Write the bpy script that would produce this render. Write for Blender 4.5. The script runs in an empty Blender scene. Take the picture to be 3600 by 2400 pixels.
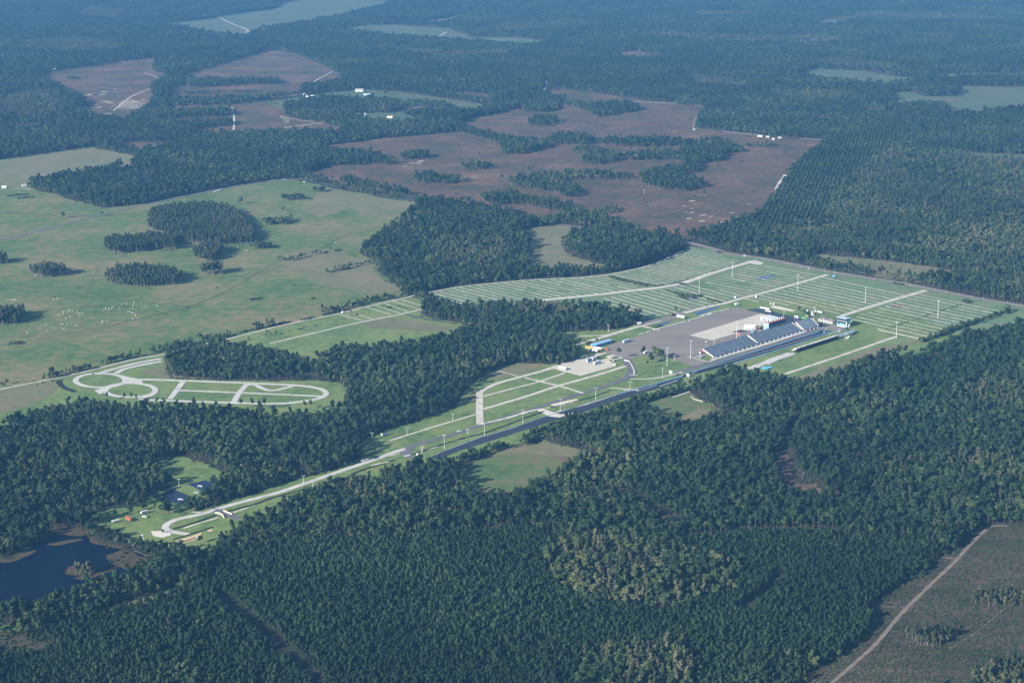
import bpy, bmesh, math, random
import numpy as np
from mathutils import Vector, Matrix, noise
from mathutils.geometry import tessellate_polygon
rnd = random.Random(7); rng = np.random.default_rng(7)
sc = bpy.context.scene
# ------------------------------------------------------------------ camera, sky, sun, exposure
FPX = 6500.0; PITCH = math.radians(14.61); H = 660.0          # focal length in full-size pixels, downward tilt, flying height
cd = bpy.data.cameras.new('camera'); cam = bpy.data.objects.new('camera', cd); sc.collection.objects.link(cam)
cd.sensor_width = 36; cd.lens = 36*FPX/3600; cd.clip_start = 5; cd.clip_end = 80000
cam.location = (0, 0, H); cam.rotation_euler = (math.pi/2 - PITCH, 0, 0); sc.camera = cam
SUN_EL = math.radians(23); SUN_AZ = math.radians(44)            # shadows run towards +x turned 44 degrees to +y
w = bpy.data.worlds.new('World'); sc.world = w; w.use_nodes = True
nt = w.node_tree; bg = nt.nodes['Background']; sky = nt.nodes.new('ShaderNodeTexSky')
sky.sky_type = 'NISHITA'; sky.sun_disc = False; sky.sun_elevation = SUN_EL
sdir = Vector((-math.cos(SUN_AZ)*math.cos(SUN_EL), -math.sin(SUN_AZ)*math.cos(SUN_EL), math.sin(SUN_EL)))   # towards the sun
sky.sun_rotation = math.atan2(sdir.x, sdir.y); sky.altitude = 600; sky.ozone_density = 2.0
nt.links.new(sky.outputs[0], bg.inputs[0]); bg.inputs[1].default_value = 0.075
sl = bpy.data.lights.new('sun', 'SUN'); sl.energy = 5.0; sl.angle = math.radians(0.5); sl.color = (1, .965, .93)
so = bpy.data.objects.new('sun', sl); sc.collection.objects.link(so); so.rotation_euler = sdir.to_track_quat('Z', 'Y').to_euler()
vs = sc.view_settings; vs.view_transform = 'Standard'; vs.look = 'None'; vs.exposure = 1.02; vs.gamma = 1; vs.use_curve_mapping = False
sc.cycles.volume_bounces = 0; sc.cycles.max_bounces = 5; sc.cycles.diffuse_bounces = 3; sc.cycles.transparent_max_bounces = 4
HAZE_DENSITY = 0.000045; HAZE_COLOR = (.18, .53, 1.0)

# ------------------------------------------------------------------ mapping a sight line to the ground
KEY = {'F':(0,0,1.5306),'a1':(0,0,.5102),'a2':(1200,0,.5102),'a3':(2400,0,.5102),'b1':(0,800,.5102),'b2':(1200,800,.5102),
 'b3':(2400,800,.5102),'c1':(0,1600,.5102),'c2':(1200,1600,.5102),'c3':(2400,1600,.5102),'d1':(2400,1040,.2551),'d2':(1900,1100,.2551),
 'd3':(2700,1120,.12755),'d4':(2750,1060,.1063),'d5':(2000,1160,.12755),'d6':(300,1620,.2551),'e':(2600,1060,.0638),'g':(2600,1060,.12755),
 'h':(2400,1160,.12755),'k1':(2800,1120,.08503),'k2':(1250,1440,.17007),'k3':(700,540,.17007),'k4':(1000,300,.34014),'k5':(2300,860,.2551),'P':(0,0,1)}
def px(k, x, y): o = KEY[k]; return (o[0]+x*o[2], o[1]+y*o[2])
CP, SP = math.cos(PITCH), math.sin(PITCH)
def gnd(u, v, z=0.0):
    a = (u-1800)/FPX; b = (v-1200)/FPX
    dy = CP-b*SP; dz = -SP-b*CP; t = (z-H)/dz
    return (a*t, dy*t)
def G(k, x, y, z=0.0): return gnd(*px(k, x, y), z)
def proj(X, Y, z=0.0):
    Yc = Y*CP-(z-H)*SP; Zc = Y*SP+(z-H)*CP
    return 1800+FPX*X/Yc, 1200-FPX*Zc/Yc
def PX(*items):
    """points of a mixed list: a string switches the key, tuples are points -> list of full-size pixels"""
    k = 'F'; out = []
    for it in items:
        if isinstance(it, str): k = it
        else: out.append(px(k, *it))
    return out

# ------------------------------------------------------------------ materials
def mat(name, cols, scale=.02, rough=.9, detail=5, spec=.2, metal=0, bump=0, scale2=None, stretch=None, contrast=(.3,.7), rand=0):
    m = bpy.data.materials.new(name); m.use_nodes = True; t = m.node_tree; b = t.nodes['Principled BSDF']
    b.inputs['Roughness'].default_value = rough; b.inputs['Metallic'].default_value = metal; b.inputs['Specular IOR Level'].default_value = spec
    if len(cols) == 1 and not rand: b.inputs['Base Color'].default_value = (*cols[0], 1); 
    else:
        geo = t.nodes.new('ShaderNodeNewGeometry'); mp = t.nodes.new('ShaderNodeMapping'); t.links.new(geo.outputs['Position'], mp.inputs['Vector'])
        if stretch: mp.inputs['Rotation'].default_value = (0, 0, stretch[0]); mp.inputs['Scale'].default_value = (stretch[1], stretch[2], 1)
        n = t.nodes.new('ShaderNodeTexNoise'); n.inputs['Scale'].default_value = scale; n.inputs['Detail'].default_value = detail; n.inputs['Roughness'].default_value = .6
        t.links.new(mp.outputs[0], n.inputs['Vector'])
        fac = n.outputs[0]
        if scale2:
            n2 = t.nodes.new('ShaderNodeTexNoise'); n2.inputs['Scale'].default_value = scale2; n2.inputs['Detail'].default_value = 4
            t.links.new(mp.outputs[0], n2.inputs['Vector'])
            mx = t.nodes.new('ShaderNodeMix'); mx.inputs[0].default_value = .42; t.links.new(fac, mx.inputs[2]); t.links.new(n2.outputs[0], mx.inputs[3]); fac = mx.outputs[0]
        r = t.nodes.new('ShaderNodeValToRGB'); el = r.color_ramp.elements
        for i, c in enumerate(cols):
            p = contrast[0]+(contrast[1]-contrast[0])*i/max(1, len(cols)-1)
            e = el[i] if i < 2 else el.new(p); e.position = p; e.color = (*c, 1)
        t.links.new(fac, r.inputs[0]); out = r.outputs[0]
        t.links.new(out, b.inputs['Base Color'])
    if bump:
        n3 = t.nodes.new('ShaderNodeTexNoise'); n3.inputs['Scale'].default_value = bump; bp = t.nodes.new('ShaderNodeBump'); bp.inputs['Strength'].default_value = .6; bp.inputs['Distance'].default_value = .5
        g2 = t.nodes.new('ShaderNodeNewGeometry'); t.links.new(g2.outputs['Position'], n3.inputs['Vector']); t.links.new(n3.outputs[0], bp.inputs['Height']); t.links.new(bp.outputs[0], b.inputs['Normal'])
    return m
def leafmat(name, cols, macro=.004):
    """foliage: colour from the tree's own random number mixed with a slow drift of tone over the wood"""
    m = bpy.data.materials.new(name); m.use_nodes = True; t = m.node_tree; b = t.nodes['Principled BSDF']
    b.inputs['Roughness'].default_value = .75; b.inputs['Specular IOR Level'].default_value = .25
    oi = t.nodes.new('ShaderNodeObjectInfo'); r = t.nodes.new('ShaderNodeValToRGB'); el = r.color_ramp.elements
    for i, c in enumerate(cols):
        p = .9*i/max(1, len(cols)-1); e = el[i] if i < 2 else el.new(p); e.position = p; e.color = (*c, 1)
    c = cols[-1]; e = el.new(1.0); e.color = (c[0]*1.35+.008, c[1]*1.2+.006, c[2]*1.3+.008, 1)
    geo = t.nodes.new('ShaderNodeNewGeometry'); n = t.nodes.new('ShaderNodeTexNoise'); n.inputs['Scale'].default_value = macro; n.inputs['Detail'].default_value = 3
    t.links.new(geo.outputs['Position'], n.inputs['Vector'])
    n2 = t.nodes.new('ShaderNodeTexNoise'); n2.inputs['Scale'].default_value = .45; n2.inputs['Detail'].default_value = 2; t.links.new(geo.outputs['Position'], n2.inputs['Vector'])
    a = t.nodes.new('ShaderNodeMath'); a.operation = 'MULTIPLY_ADD'; a.inputs[1].default_value = 1.9; a.inputs[2].default_value = -1.0; t.links.new(n.outputs[0], a.inputs[0])
    a2 = t.nodes.new('ShaderNodeMath'); a2.operation = 'MULTIPLY_ADD'; a2.inputs[1].default_value = .8; a2.inputs[2].default_value = -.4; t.links.new(n2.outputs[0], a2.inputs[0])
    s = t.nodes.new('ShaderNodeMath'); t.links.new(a.outputs[0], s.inputs[0]); t.links.new(a2.outputs[0], s.inputs[1])
    s2 = t.nodes.new('ShaderNodeMath'); s2.use_clamp = True; t.links.new(s.outputs[0], s2.inputs[0]); t.links.new(oi.outputs['Random'], s2.inputs[1])
    t.links.new(s2.outputs[0], r.inputs[0]); t.links.new(r.outputs[0], b.inputs['Base Color'])
    return m
M = {}
M['forest_floor'] = mat('forest_floor', [(.018,.026,.014),(.034,.040,.022),(.06,.055,.035)], .03)
M['pasture'] = mat('pasture', [(.058,.110,.030),(.095,.145,.042),(.165,.165,.066),(.24,.18,.10)], .0058, scale2=.06, detail=8, contrast=(.36,.64), bump=.3)
M['meadow'] = mat('meadow', [(.058,.105,.034),(.095,.145,.046),(.15,.14,.065),(.15,.10,.06)], .010, scale2=.06, detail=8, contrast=(.36,.64), bump=.3)
M['lawn'] = mat('lawn', [(.070,.120,.040),(.115,.170,.052),(.175,.225,.070),(.19,.18,.095)], .014, scale2=.1, detail=8, contrast=(.34,.66), bump=.4)
M['camp'] = mat('camp_grass', [(.085,.145,.066),(.135,.195,.09),(.20,.20,.115)], .014, scale2=.09, detail=8, contrast=(.34,.66), bump=.4)
M['drygrass'] = mat('dry_grass', [(.10,.13,.058),(.165,.160,.082),(.24,.185,.11)], .009, scale2=.06, detail=8, bump=.4)
M['scrub'] = mat('cleared_scrub', [(.035,.055,.020),(.080,.060,.032),(.145,.082,.048),(.23,.15,.095)], .008, scale2=.07, contrast=(.35,.68), bump=.3)
M['scrubnear'] = mat('cut_over_scrub', [(.022,.032,.014),(.055,.050,.028),(.088,.066,.044),(.13,.10,.075)], .02, scale2=.16, stretch=(math.radians(-38),.3,1.7), contrast=(.34,.66), bump=.5)
M['palegrass'] = mat('pale_grassland', [(.060,.092,.042),(.088,.115,.058),(.135,.125,.085)], .006, scale2=.05, detail=8, contrast=(.34,.66))
M['redsoil'] = mat('bare_soil', [(.09,.06,.04),(.16,.10,.07),(.22,.15,.11)], .03)
M['marsh'] = mat('marsh_plants', [(.035,.045,.02),(.075,.055,.03),(.10,.065,.035)], .05, scale2=.2)
M['sand'] = mat('sand', [(.55,.47,.36),(.72,.66,.56)], .15)
M['tansand'] = mat('tan_sand', [(.50,.36,.20),(.62,.47,.29)], .1)
M['limerock'] = mat('limerock', [(.30,.265,.20),(.50,.455,.37),(.60,.55,.46)], .09, scale2=.5, detail=7, contrast=(.34,.6))
M['concrete'] = mat('concrete', [(.34,.32,.275),(.49,.465,.41),(.58,.545,.485)], .06, scale2=.5, detail=7, contrast=(.34,.6))
M['paleconcrete'] = mat('pale_concrete', [(.44,.39,.30),(.54,.485,.39),(.60,.54,.44)], .04, scale2=.25)
M['asphalt'] = mat('asphalt', [(.12,.115,.12),(.165,.155,.16)], .03, scale2=.2)
M['lot'] = mat('lot_asphalt', [(.175,.145,.12),(.225,.195,.165),(.285,.25,.215)], .012, scale2=.09, stretch=(math.radians(-48),.25,1.4))
M['newasphalt'] = mat('new_asphalt', [(.035,.045,.065),(.05,.06,.08)], .03, scale2=.2)
M['track'] = mat('track_asphalt', [(.010,.012,.020),(.020,.024,.036)], .05, scale2=.4, stretch=(math.radians(-48.7),.05,1.5), rough=.6)
M['trackgrey'] = mat('runoff_asphalt', [(.028,.032,.046),(.045,.050,.068)], .05, scale2=.4, stretch=(math.radians(-48.7),.05,1.5), rough=.7)
M['dirtroad'] = mat('dirt_road', [(.14,.11,.08),(.27,.22,.16)], .1, scale2=.4)
M['ditch'] = mat('ditch', [(.012,.02,.012),(.035,.04,.025)], .2)
M['fenceg'] = mat('rank_grass', [(.045,.06,.03),(.07,.09,.045)], .2)
M['line'] = mat('line_paint', [(.62,.60,.57)])
M['redline'] = mat('centre_wear', [(.42,.34,.33)])
M['bluegrey'] = mat('blue_seal', [(.10,.19,.36)], rough=.5)
def water(name, col, rough=.12, spec=.25):
    m = mat(name, [col], rough=rough, spec=spec); return m
M['lake'] = water('lake_water', (.002,.007,.020), .35, .03)
M['pond'] = water('pond_water', (.03,.075,.15), .25, .3)
M['tarp'] = water('dark_pond_water', (.010,.020,.045), .3, .2)
for nme, c in dict(white=(.62,.61,.60), cream=(.62,.55,.42), brown=(.16,.10,.075), red=(.50,.10,.05), orange=(.40,.11,.05), yellow=(.62,.40,.06), blue=(.10,.26,.50), skyblue=(.30,.52,.70),
                   paleblue=(.42,.62,.74), teal=(.20,.50,.52), cyan=(.06,.45,.62), grey=(.33,.33,.34), darkgrey=(.06,.06,.065), glass=(.012,.018,.025), green=(.10,.42,.16),
                   bark=(.085,.07,.06), greybark=(.19,.17,.15), tire=(.02,.02,.02), roofbrown=(.20,.155,.15), black=(.02,.02,.022), silver=(.55,.57,.60), wood=(.3,.22,.14)).items():
    M[nme] = mat('paint_'+nme, [c], rough=.35 if nme == 'glass' else .6)
M['rust'] = mat('rust_roof', [(.22,.10,.075),(.33,.16,.115)], .3)
M['towerwall'] = mat('tower_wall', [(.13,.27,.31),(.16,.32,.36)], .3)
M['seat'] = mat('aluminium_seating', [(.17,.21,.26),(.25,.29,.34)], .05, rough=.55, scale2=.35, stretch=(math.radians(-47),.15,1.5))
M['seat2'] = mat('pale_seating', [(.23,.28,.33),(.28,.33,.38)], .05, rough=.55)
M['metalroof'] = mat('metal_roof', [(.50,.56,.63),(.62,.66,.72)], .3, rough=.5)
M['blueroof'] = mat('blue_metal_roof', [(.26,.42,.60),(.34,.50,.66)], .3, rough=.5)
M['stain'] = mat('stained_white_roof', [(.38,.38,.43),(.60,.60,.60),(.64,.63,.62)], .12, contrast=(.3,.6))
M['pine'] = leafmat('pine_needles', [(.005,.016,.005),(.013,.031,.009),(.030,.052,.015)])
M['plant'] = leafmat('plantation_needles', [(.004,.015,.004),(.009,.026,.007),(.020,.043,.012)])
M['oak'] = leafmat('broad_leaves', [(.010,.027,.008),(.027,.050,.014),(.060,.076,.024)])
M['cypress'] = leafmat('cypress_leaves', [(.016,.029,.012),(.034,.048,.020),(.068,.072,.034)])
M['olive'] = leafmat('olive_leaves', [(.028,.040,.018),(.050,.060,.028),(.085,.082,.042)])
M['bush'] = leafmat('bush_leaves', [(.018,.034,.015),(.035,.055,.024),(.06,.075,.038)])

# ------------------------------------------------------------------ object helpers
def link(o): sc.collection.objects.link(o); return o
def tag(o, label=None, cat=None, group=None, kind=None):
    if label: o['label'] = label
    if cat: o['category'] = cat
    if group: o['group'] = group
    if kind: o['kind'] = kind
    return o
def mesh_from(name, V, F, mats, idx=None, smooth=False):
    me = bpy.data.meshes.new(name); me.from_pydata([tuple(map(float, v)) for v in V], [], [tuple(int(i) for i in f) for f in F])
    for m in (mats if isinstance(mats, (list, tuple)) else [mats]): me.materials.append(M[m] if isinstance(m, str) else m)
    if idx is not None: me.polygons.foreach_set('material_index', np.asarray(idx, dtype=np.int32))
    if smooth: me.polygons.foreach_set('use_smooth', [True]*len(F))
    me.update(); return me
class MB:
    """collects boxes, prisms and tubes of one part, in the thing's own axes"""
    def __init__(s): s.V = []; s.F = []
    def add(s, V, F):
        n = len(s.V); s.V += [tuple(v) for v in V]; s.F += [tuple(i+n for i in f) for f in F]; return s
    def box(s, x0, x1, y0, y1, z0, z1):
        return s.add([(x0,y0,z0),(x1,y0,z0),(x1,y1,z0),(x0,y1,z0),(x0,y0,z1),(x1,y0,z1),(x1,y1,z1),(x0,y1,z1)],
                     [(3,2,1,0),(4,5,6,7),(0,1,5,4),(1,2,6,5),(2,3,7,6),(3,0,4,7)])
    def prism_x(s, x0, x1, prof):
        n = len(prof); V = [(x0,a,b) for a,b in prof]+[(x1,a,b) for a,b in prof]
        return s.add(V, [tuple(range(n-1,-1,-1)), tuple(range(n,2*n))]+[(i,(i+1)%n,n+(i+1)%n,n+i) for i in range(n)])
    def prism_y(s, y0, y1, prof):
        n = len(prof); V = [(a,y0,b) for a,b in prof]+[(a,y1,b) for a,b in prof]
        return s.add(V, [tuple(range(n)), tuple(range(2*n-1,n-1,-1))]+[(i,n+i,n+(i+1)%n,(i+1)%n) for i in range(n)])
    def tube(s, p, q, r0, r1=None, n=8):
        r1 = r0 if r1 is None else r1; p = Vector(p); q = Vector(q); d = (q-p).normalized(); a = d.orthogonal().normalized(); b = d.cross(a)
        V = [p+(a*math.cos(t)+b*math.sin(t))*r0 for t in [2*math.pi*i/n for i in range(n)]]+[q+(a*math.cos(t)+b*math.sin(t))*r1 for t in [2*math.pi*i/n for i in range(n)]]
        return s.add([tuple(v) for v in V], [(i,(i+1)%n,n+(i+1)%n,n+i) for i in range(n)]+[tuple(range(n-1,-1,-1)), tuple(range(n,2*n))])
    def mesh(s, name, m): return mesh_from(name, s.V, s.F, m)
def thing(name, label, cat, loc, deg=0, group=None):
    o = link(bpy.data.objects.new(name, None)); o.location = (loc[0], loc[1], loc[2] if len(loc) > 2 else 0); o.rotation_euler = (0, 0, math.radians(deg))
    o.empty_display_size = .5
    return tag(o, label, cat, group)
def part(name, me, parent, label=None, loc=None):
    o = link(bpy.data.objects.new(name, me)); o.parent = parent
    if loc: o.location = loc
    if label: o['label'] = label
    return o
def copy_thing(src, loc, deg=None, label=None, group=None, scale=None):
    r = src.copy(); sc.collection.objects.link(r); r.location = (loc[0], loc[1], loc[2] if len(loc) > 2 else 0)
    if deg is not None: r.rotation_euler = (0, 0, math.radians(deg))
    if label: r['label'] = label
    if group: r['group'] = group
    if scale: r.scale = scale
    for ch in list(src.children):
        c = ch.copy(); sc.collection.objects.link(c); c.parent = r
        for g in ch.children: d = g.copy(); sc.collection.objects.link(d); d.parent = c
    return r

# ------------------------------------------------------------------ ground sheets and roads
LIFT = [0.0]
def lift(base):
    LIFT[0] += .0011; return base*.2+LIFT[0]
def densify(pts, step):
    out = []
    for i, p in enumerate(pts):
        q = pts[(i+1) % len(pts)]; L = math.dist(p, q); n = max(1, min(60, int(L/step)))
        out += [(p[0]+(q[0]-p[0])*j/n, p[1]+(q[1]-p[1])*j/n) for j in range(n)]
    return out
def sheet(name, pxpts, m, z, label=None, rough=0, kind='structure'):
    w_ = [gnd(u, v) for u, v in pxpts]
    if rough:
        w_ = densify(w_, max(6, rough*1.5))
        w_ = [(x+rough*noise.noise(Vector((x/(rough*4), y/(rough*4), 3))), y+rough*noise.noise(Vector((x/(rough*4), y/(rough*4), 9)))) for x, y in w_]
    z = lift(z)
    V = [(x, y, z) for x, y in w_]; T = tessellate_polygon([[Vector(v) for v in V]])
    F = []
    for a, b, c in T:
        A, B, C = V[a], V[b], V[c]
        F.append((a, b, c) if (B[0]-A[0])*(C[1]-A[1])-(B[1]-A[1])*(C[0]-A[0]) > 0 else (a, c, b))
    o = link(bpy.data.objects.new(name, mesh_from(name, V, F, m))); tag(o, label, None, None, kind); return o
def spline(pts, n=6):
    out = []; P = [pts[0]]+list(pts)+[pts[-1]]
    for i in range(1, len(P)-2):
        p0, p1, p2, p3 = P[i-1], P[i], P[i+1], P[i+2]
        for j in range(n):
            t = j/n; out.append(tuple(.5*((2*p1[k])+(-p0[k]+p2[k])*t+(2*p0[k]-5*p1[k]+4*p2[k]-p3[k])*t*t+(-p0[k]+3*p1[k]-3*p2[k]+p3[k])*t**3) for k in (0, 1)))
    out.append(tuple(pts[-1])); return out
def ribbon(V, F, w_, width, z, jit=0, closed=False, ncap=0):
    n0 = len(V); n = len(w_)
    for i, (x, y) in enumerate(w_):
        a = w_[(i-1) % n] if (i or closed) else w_[0]; b = w_[(i+1) % n] if (i < n-1 or closed) else w_[-1]
        dx, dy = b[0]-a[0], b[1]-a[1]; L = math.hypot(dx, dy) or 1; nx, ny = -dy/L, dx/L
        h = width/2*(1+jit*noise.noise(Vector((x/9, y/9, 0)))*2)
        V.append((x+nx*h, y+ny*h, z)); V.append((x-nx*h, y-ny*h, z))
    for i in range(n if closed else n-1):
        a = n0+2*i; b = n0+2*((i+1) % n); F.append((a, a+1, b+1, b))
def road(name, pxpts, width, m, z=.8, smooth=True, closed=False, jit=0, label=None):
    w_ = [gnd(u, v) for u, v in pxpts]
    if smooth and len(w_) > 2 and not closed: w_ = spline(w_)
    if jit: 
        w_ = [p for a, b in zip(w_, w_[1:]) for p in [(a[0]+(b[0]-a[0])*j/8, a[1]+(b[1]-a[1])*j/8) for j in range(8)]]+[w_[-1]]
    V = []; F = []; ribbon(V, F, w_, width, lift(z), jit, closed)
    o = link(bpy.data.objects.new(name, mesh_from(name, V, F, m))); tag(o, label, None, None, 'structure'); return o
# ------------------------------------------------------------------ the ground, fields, water
def disc_ground():
    V = [(0, 0, 0)]; F = []; R = [400, 1500, 4000, 9000, 16000, 30000, 60000]; N = 48
    for r in R:
        for i in range(N): t = 2*math.pi*i/N; V.append((r*math.cos(t), r*math.sin(t), 0))
    for i in range(N): F.append((0, 1+i, 1+(i+1) % N))
    for k in range(len(R)-1):
        for i in range(N): a = 1+k*N+i; b = 1+k*N+(i+1) % N; F.append((a, a+N, b+N, b))
    return mesh_from('ground', V, F, 'forest_floor')
tag(link(bpy.data.objects.new('ground', disc_ground())), 'dark soil and undergrowth beneath the woods', kind='structure')

PASTURE = PX((-60,372),(0,367),(212,338),(318,360),(300,392),(240,400),(170,405),(80,420),(68,430),(150,455),(235,478),(330,468),(430,446),(520,430),(600,416),(660,410),(700,417),(750,428),(800,438),(870,452),(950,463),(960,480),(930,500),(870,545),(830,580),(870,605),(885,640),(930,668),(960,690),(900,705),(700,752),(530,790),(370,825),(170,868),(60,885),(-60,902))
TRACKM = PX((-60,902),(60,882),(170,862),(380,812),(383,850),(400,870),(500,874),(700,874),(784,878),(800,900),(795,945),(727,966),(533,960),(313,950),(240,942),(187,930),(110,948),(70,963),(0,993),(-60,1000))
CAMP1 = PX((520,778),(570,765),(700,738),(830,708),(930,685),(975,690),(968,722),(1000,735),(1060,742),(1070,765),(1000,790),(944,800),(784,812),(717,842),(620,818),(525,800))
CAMP = PX('b2',(480,480),(520,460),(700,425),(870,398),(1290,358),(1640,341),(1850,318),(2040,281),(2180,236),(2352,158),'b3',(60,128),(250,160),(600,212),(1000,293),(1500,373),(2000,473),(2352,533),(2600,580),(2500,640),
   (2300,690),(2150,730),(1990,760),(1830,800),(1700,850),(1600,900),(1500,900),'b3',(900,520),(400,560),'b2',(2352,700),(2100,700),(2060,640),(1800,575),(1300,560),(700,560),(520,480))
MAIN = PX('b3',(400,490),(900,500),(1500,580),(1990,760),(1850,810),(1700,850),(1620,880),(1480,890),(1330,940),(1220,960),(1080,1010),(960,1060),(880,1095),(720,1082),(620,1058),(470,1042),(430,1035),(350,1000),(270,1030),(230,1078),(100,1105),(0,1118),
   'b2',(2352,1135),(2100,1185),(1960,1240),(1800,1290),(1600,1350),(1400,1430),(1250,1490),(1100,1540),(800,1620),(600,1650),
   'F',(940,1085),(860,1102),(784,1120),(700,1143),(650,1168),(600,1193),(550,1213),(515,1232),(495,1262),(470,1275),(440,1272),(395,1262),(330,1245),(300,1230),(250,1215),(225,1205),(232,1190),(300,1182),(345,1165),(380,1168),(420,1178),(460,1172),
   (500,1158),(567,1138),(667,1104),(784,1074),(840,1040),'b2',(100,1490),(300,1395),(550,1330),(780,1230),(860,1120),(1000,1000),(1060,975),(1180,935),(1500,938),(1640,905),(1600,850),(1500,770),(1490,720),(1650,715),(1900,700),(2080,650),(2352,600))
PONDS = PX('c1',(1040,60),(1240,0),(1490,85),(1600,150),(1530,200),(1500,240),(1420,290),(1380,340),(1330,400),(1100,420),(1000,400),(900,400),(720,450),(480,400),(460,385),(700,370),(1000,350),(1010,290),(1180,210),(1080,120))
SOUTHM = PX('F',(1035,1082),(1130,1040),(1200,1022),(1250,1008),(1290,1022),(1375,1040),(1370,1062),(1300,1090),(1250,1115),(1210,1135),(1170,1155),(1130,1162),(1080,1145),(1045,1105))
EASTM = PX('F',(1470,930),(1560,903),(1592,905),(1655,940),(1655,962),(1600,985),(1520,972),(1470,948))
TAN = PX('b2',(1210,20),(1400,-10),(1560,-20),(1720,5),(1840,50),(1600,52),(1520,120),(1540,160),(1600,195),(1750,245),(1930,262),(1900,290),(1650,300),(1380,310),(1270,300),(1290,200),(1290,100))
SCRUB = PX('F',(690,402),(720,392),(770,380),(850,378),(880,365),(820,355),(740,352),(740,335),(800,328),(880,318),(1000,308),(1090,300),(1045,288),(1080,272),(1140,262),(1180,250),(1240,242),(1300,240),(1290,225),(1250,222),(1270,200),(1500,232),(1560,240),(1615,245),(1600,270),(1600,292),(1700,305),(1830,318),(1905,322),(1850,365),(1810,400),(1790,440),(1745,495),(1640,532),(1580,548),(1480,538),(1350,497),(1250,507),(1200,503),(1190,497),(1000,462),(950,463),(870,450),(780,428))
OPEN = dict(PASTURE=PASTURE, TRACKM=TRACKM, CAMP1=CAMP1, CAMP=CAMP, MAIN=MAIN, PONDS=PONDS, SOUTHM=SOUTHM, EASTM=EASTM, TAN=TAN, SCRUB=SCRUB,
 S11=PX('a1',(270,505),(450,480),(800,440),(1050,410),(1400,378),(1250,400),(1060,440),(1060,490),(1150,510),(1120,560),(1040,610),(1070,700),(1000,760),(860,850),(730,820),(600,800),(530,770),(600,720),(540,680),(450,640),(400,600),(300,560)),
 S12=PX('a1',(1290,505),(1450,462),(1860,345),(2010,365),(2300,490),(2370,570),(2080,608),(1960,605),(1250,610)),
 S13=PX('a1',(1180,600),(2100,600),(2060,660),(1850,700),(2000,790),(2150,830),(2230,850),(2352,880),(2352,930),(1650,935),(1240,935),(1050,905),(1150,760)),
 S14=PX('a1',(790,980),(1250,978),(1330,1000),(960,1050),(850,1040)),
 S15=PX('a1',(-60,830),(150,850),(310,885),(220,912),(80,870),(-60,845)),
 HOME=PX('F',(610,234),(700,220),(784,210),(850,206),(925,212),(1020,226),(1120,242),(1158,250),(1110,257),(1060,264),(1000,278),(950,288),(870,288),(830,275),(780,268),(690,262),(640,250)),
 TOPL=PX('F',(345,57),(490,40),(620,22),(660,3),(760,-4),(900,3),(880,18),(800,36),(700,57),(600,70),(570,87),(500,84),(430,70)),
 TOPM=PX('F',(765,66),(840,58),(900,57),(1030,65),(1080,85),(1180,86),(1260,95),(1255,106),(1190,109),(1000,93),(850,82)),
 TOPS=PX('F',(985,47),(1040,38),(1075,32),(1070,44),(985,60)),
 S20=PX('F',(1398,122),(1460,117),(1525,128),(1512,138),(1430,139)),
 R1=PX('F',(1820,176),(1870,158),(1990,164),(2060,175),(2110,183),(2100,192),(2030,198),(1900,188)),
 R2=PX('F',(2120,176),(2200,168),(2360,170),(2360,182),(2180,181)),
 R3=PX('F',(2040,214),(2090,211),(2130,222),(2200,222),(2210,212),(2180,198),(2360,203),(2360,238),(2300,257),(2230,268),(2150,263),(2100,247),(2005,240),(2060,230)),
 MARSH=PX('b3',(820,205),(960,183),(1400,228),(1700,268),(1870,300),(1870,350),(1700,385),(1400,350),(1100,285),(900,240)),
 R5=PX('F',(2175,347),(2260,352),(2360,365),(2360,388),(2260,372)),
 X1=PX('a3',(1820,128),(1960,122),(1980,150),(1850,154)), X2=PX('a2',(560,185),(600,152),(720,142),(770,108),(880,94),(870,128),(740,168)), X3=PX('a3',(540,300),(700,284),(900,268),(1000,292),(700,306)), X4=PX('a3',(960,142),(1100,125),(1040,185),(890,182)), X5=PX('a2',(680,632),(1000,648),(1060,705),(900,692),(720,655)),
 X6=PX('a1',(1000,98),(1180,62),(1350,50),(1260,80),(1060,106)), X7=PX('a2',(280,108),(360,112),(400,140),(320,136)), X8=PX('a3',(2080,230),(2300,232),(2310,246),(2120,244)), X9=PX('a2',(1990,60),(2200,52),(2300,70),(2100,78)), X10=PX('a1',(560,455),(1000,405),(1420,372),(1400,385),(900,432)),
 SE=PX('c3',(2240,478),(2100,500),(2000,590),(1880,650),(1780,700),(1700,760),(1520,880),(1330,1000),(1280,1070),(1290,1200),(1200,1310),(1000,1420),(880,1500),(770,1620),(200,2500),(3800,2500),(3800,470)),
 GAP1=PX('c3',(640,250),(780,210),(900,190),(950,230),(990,300),(950,320),(800,285)),
 GAP2=PX('b3',(1060,1270),(1300,1160),(1330,1180),(1150,1270)),
 GAP3=PX('c1',(690,1085),(900,1010),(1100,960),(1230,905),(1215,975),(1090,1000),(950,1040),(720,1100)),
 GAP4=PX('c1',(-60,1150),(170,1170),(180,1205),(60,1210),(-60,1205)),
 SW=PX('c1',(-60,1215),(120,1225),(260,1290),(370,1310),(330,1350),(150,1400),(-60,1420)),
)
def widen(q): return [(u-520 if u < -5 else u+560 if 3605 < u < 4200 else u, v) for u, v in q]   # carry the open ground on beyond the frame
for k_ in OPEN:
    if k_ != 'SE': OPEN[k_] = widen(OPEN[k_])
PASTURE, TRACKM, CAMP, MAIN = OPEN['PASTURE'], OPEN['TRACKM'], OPEN['CAMP'], OPEN['MAIN']
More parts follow.
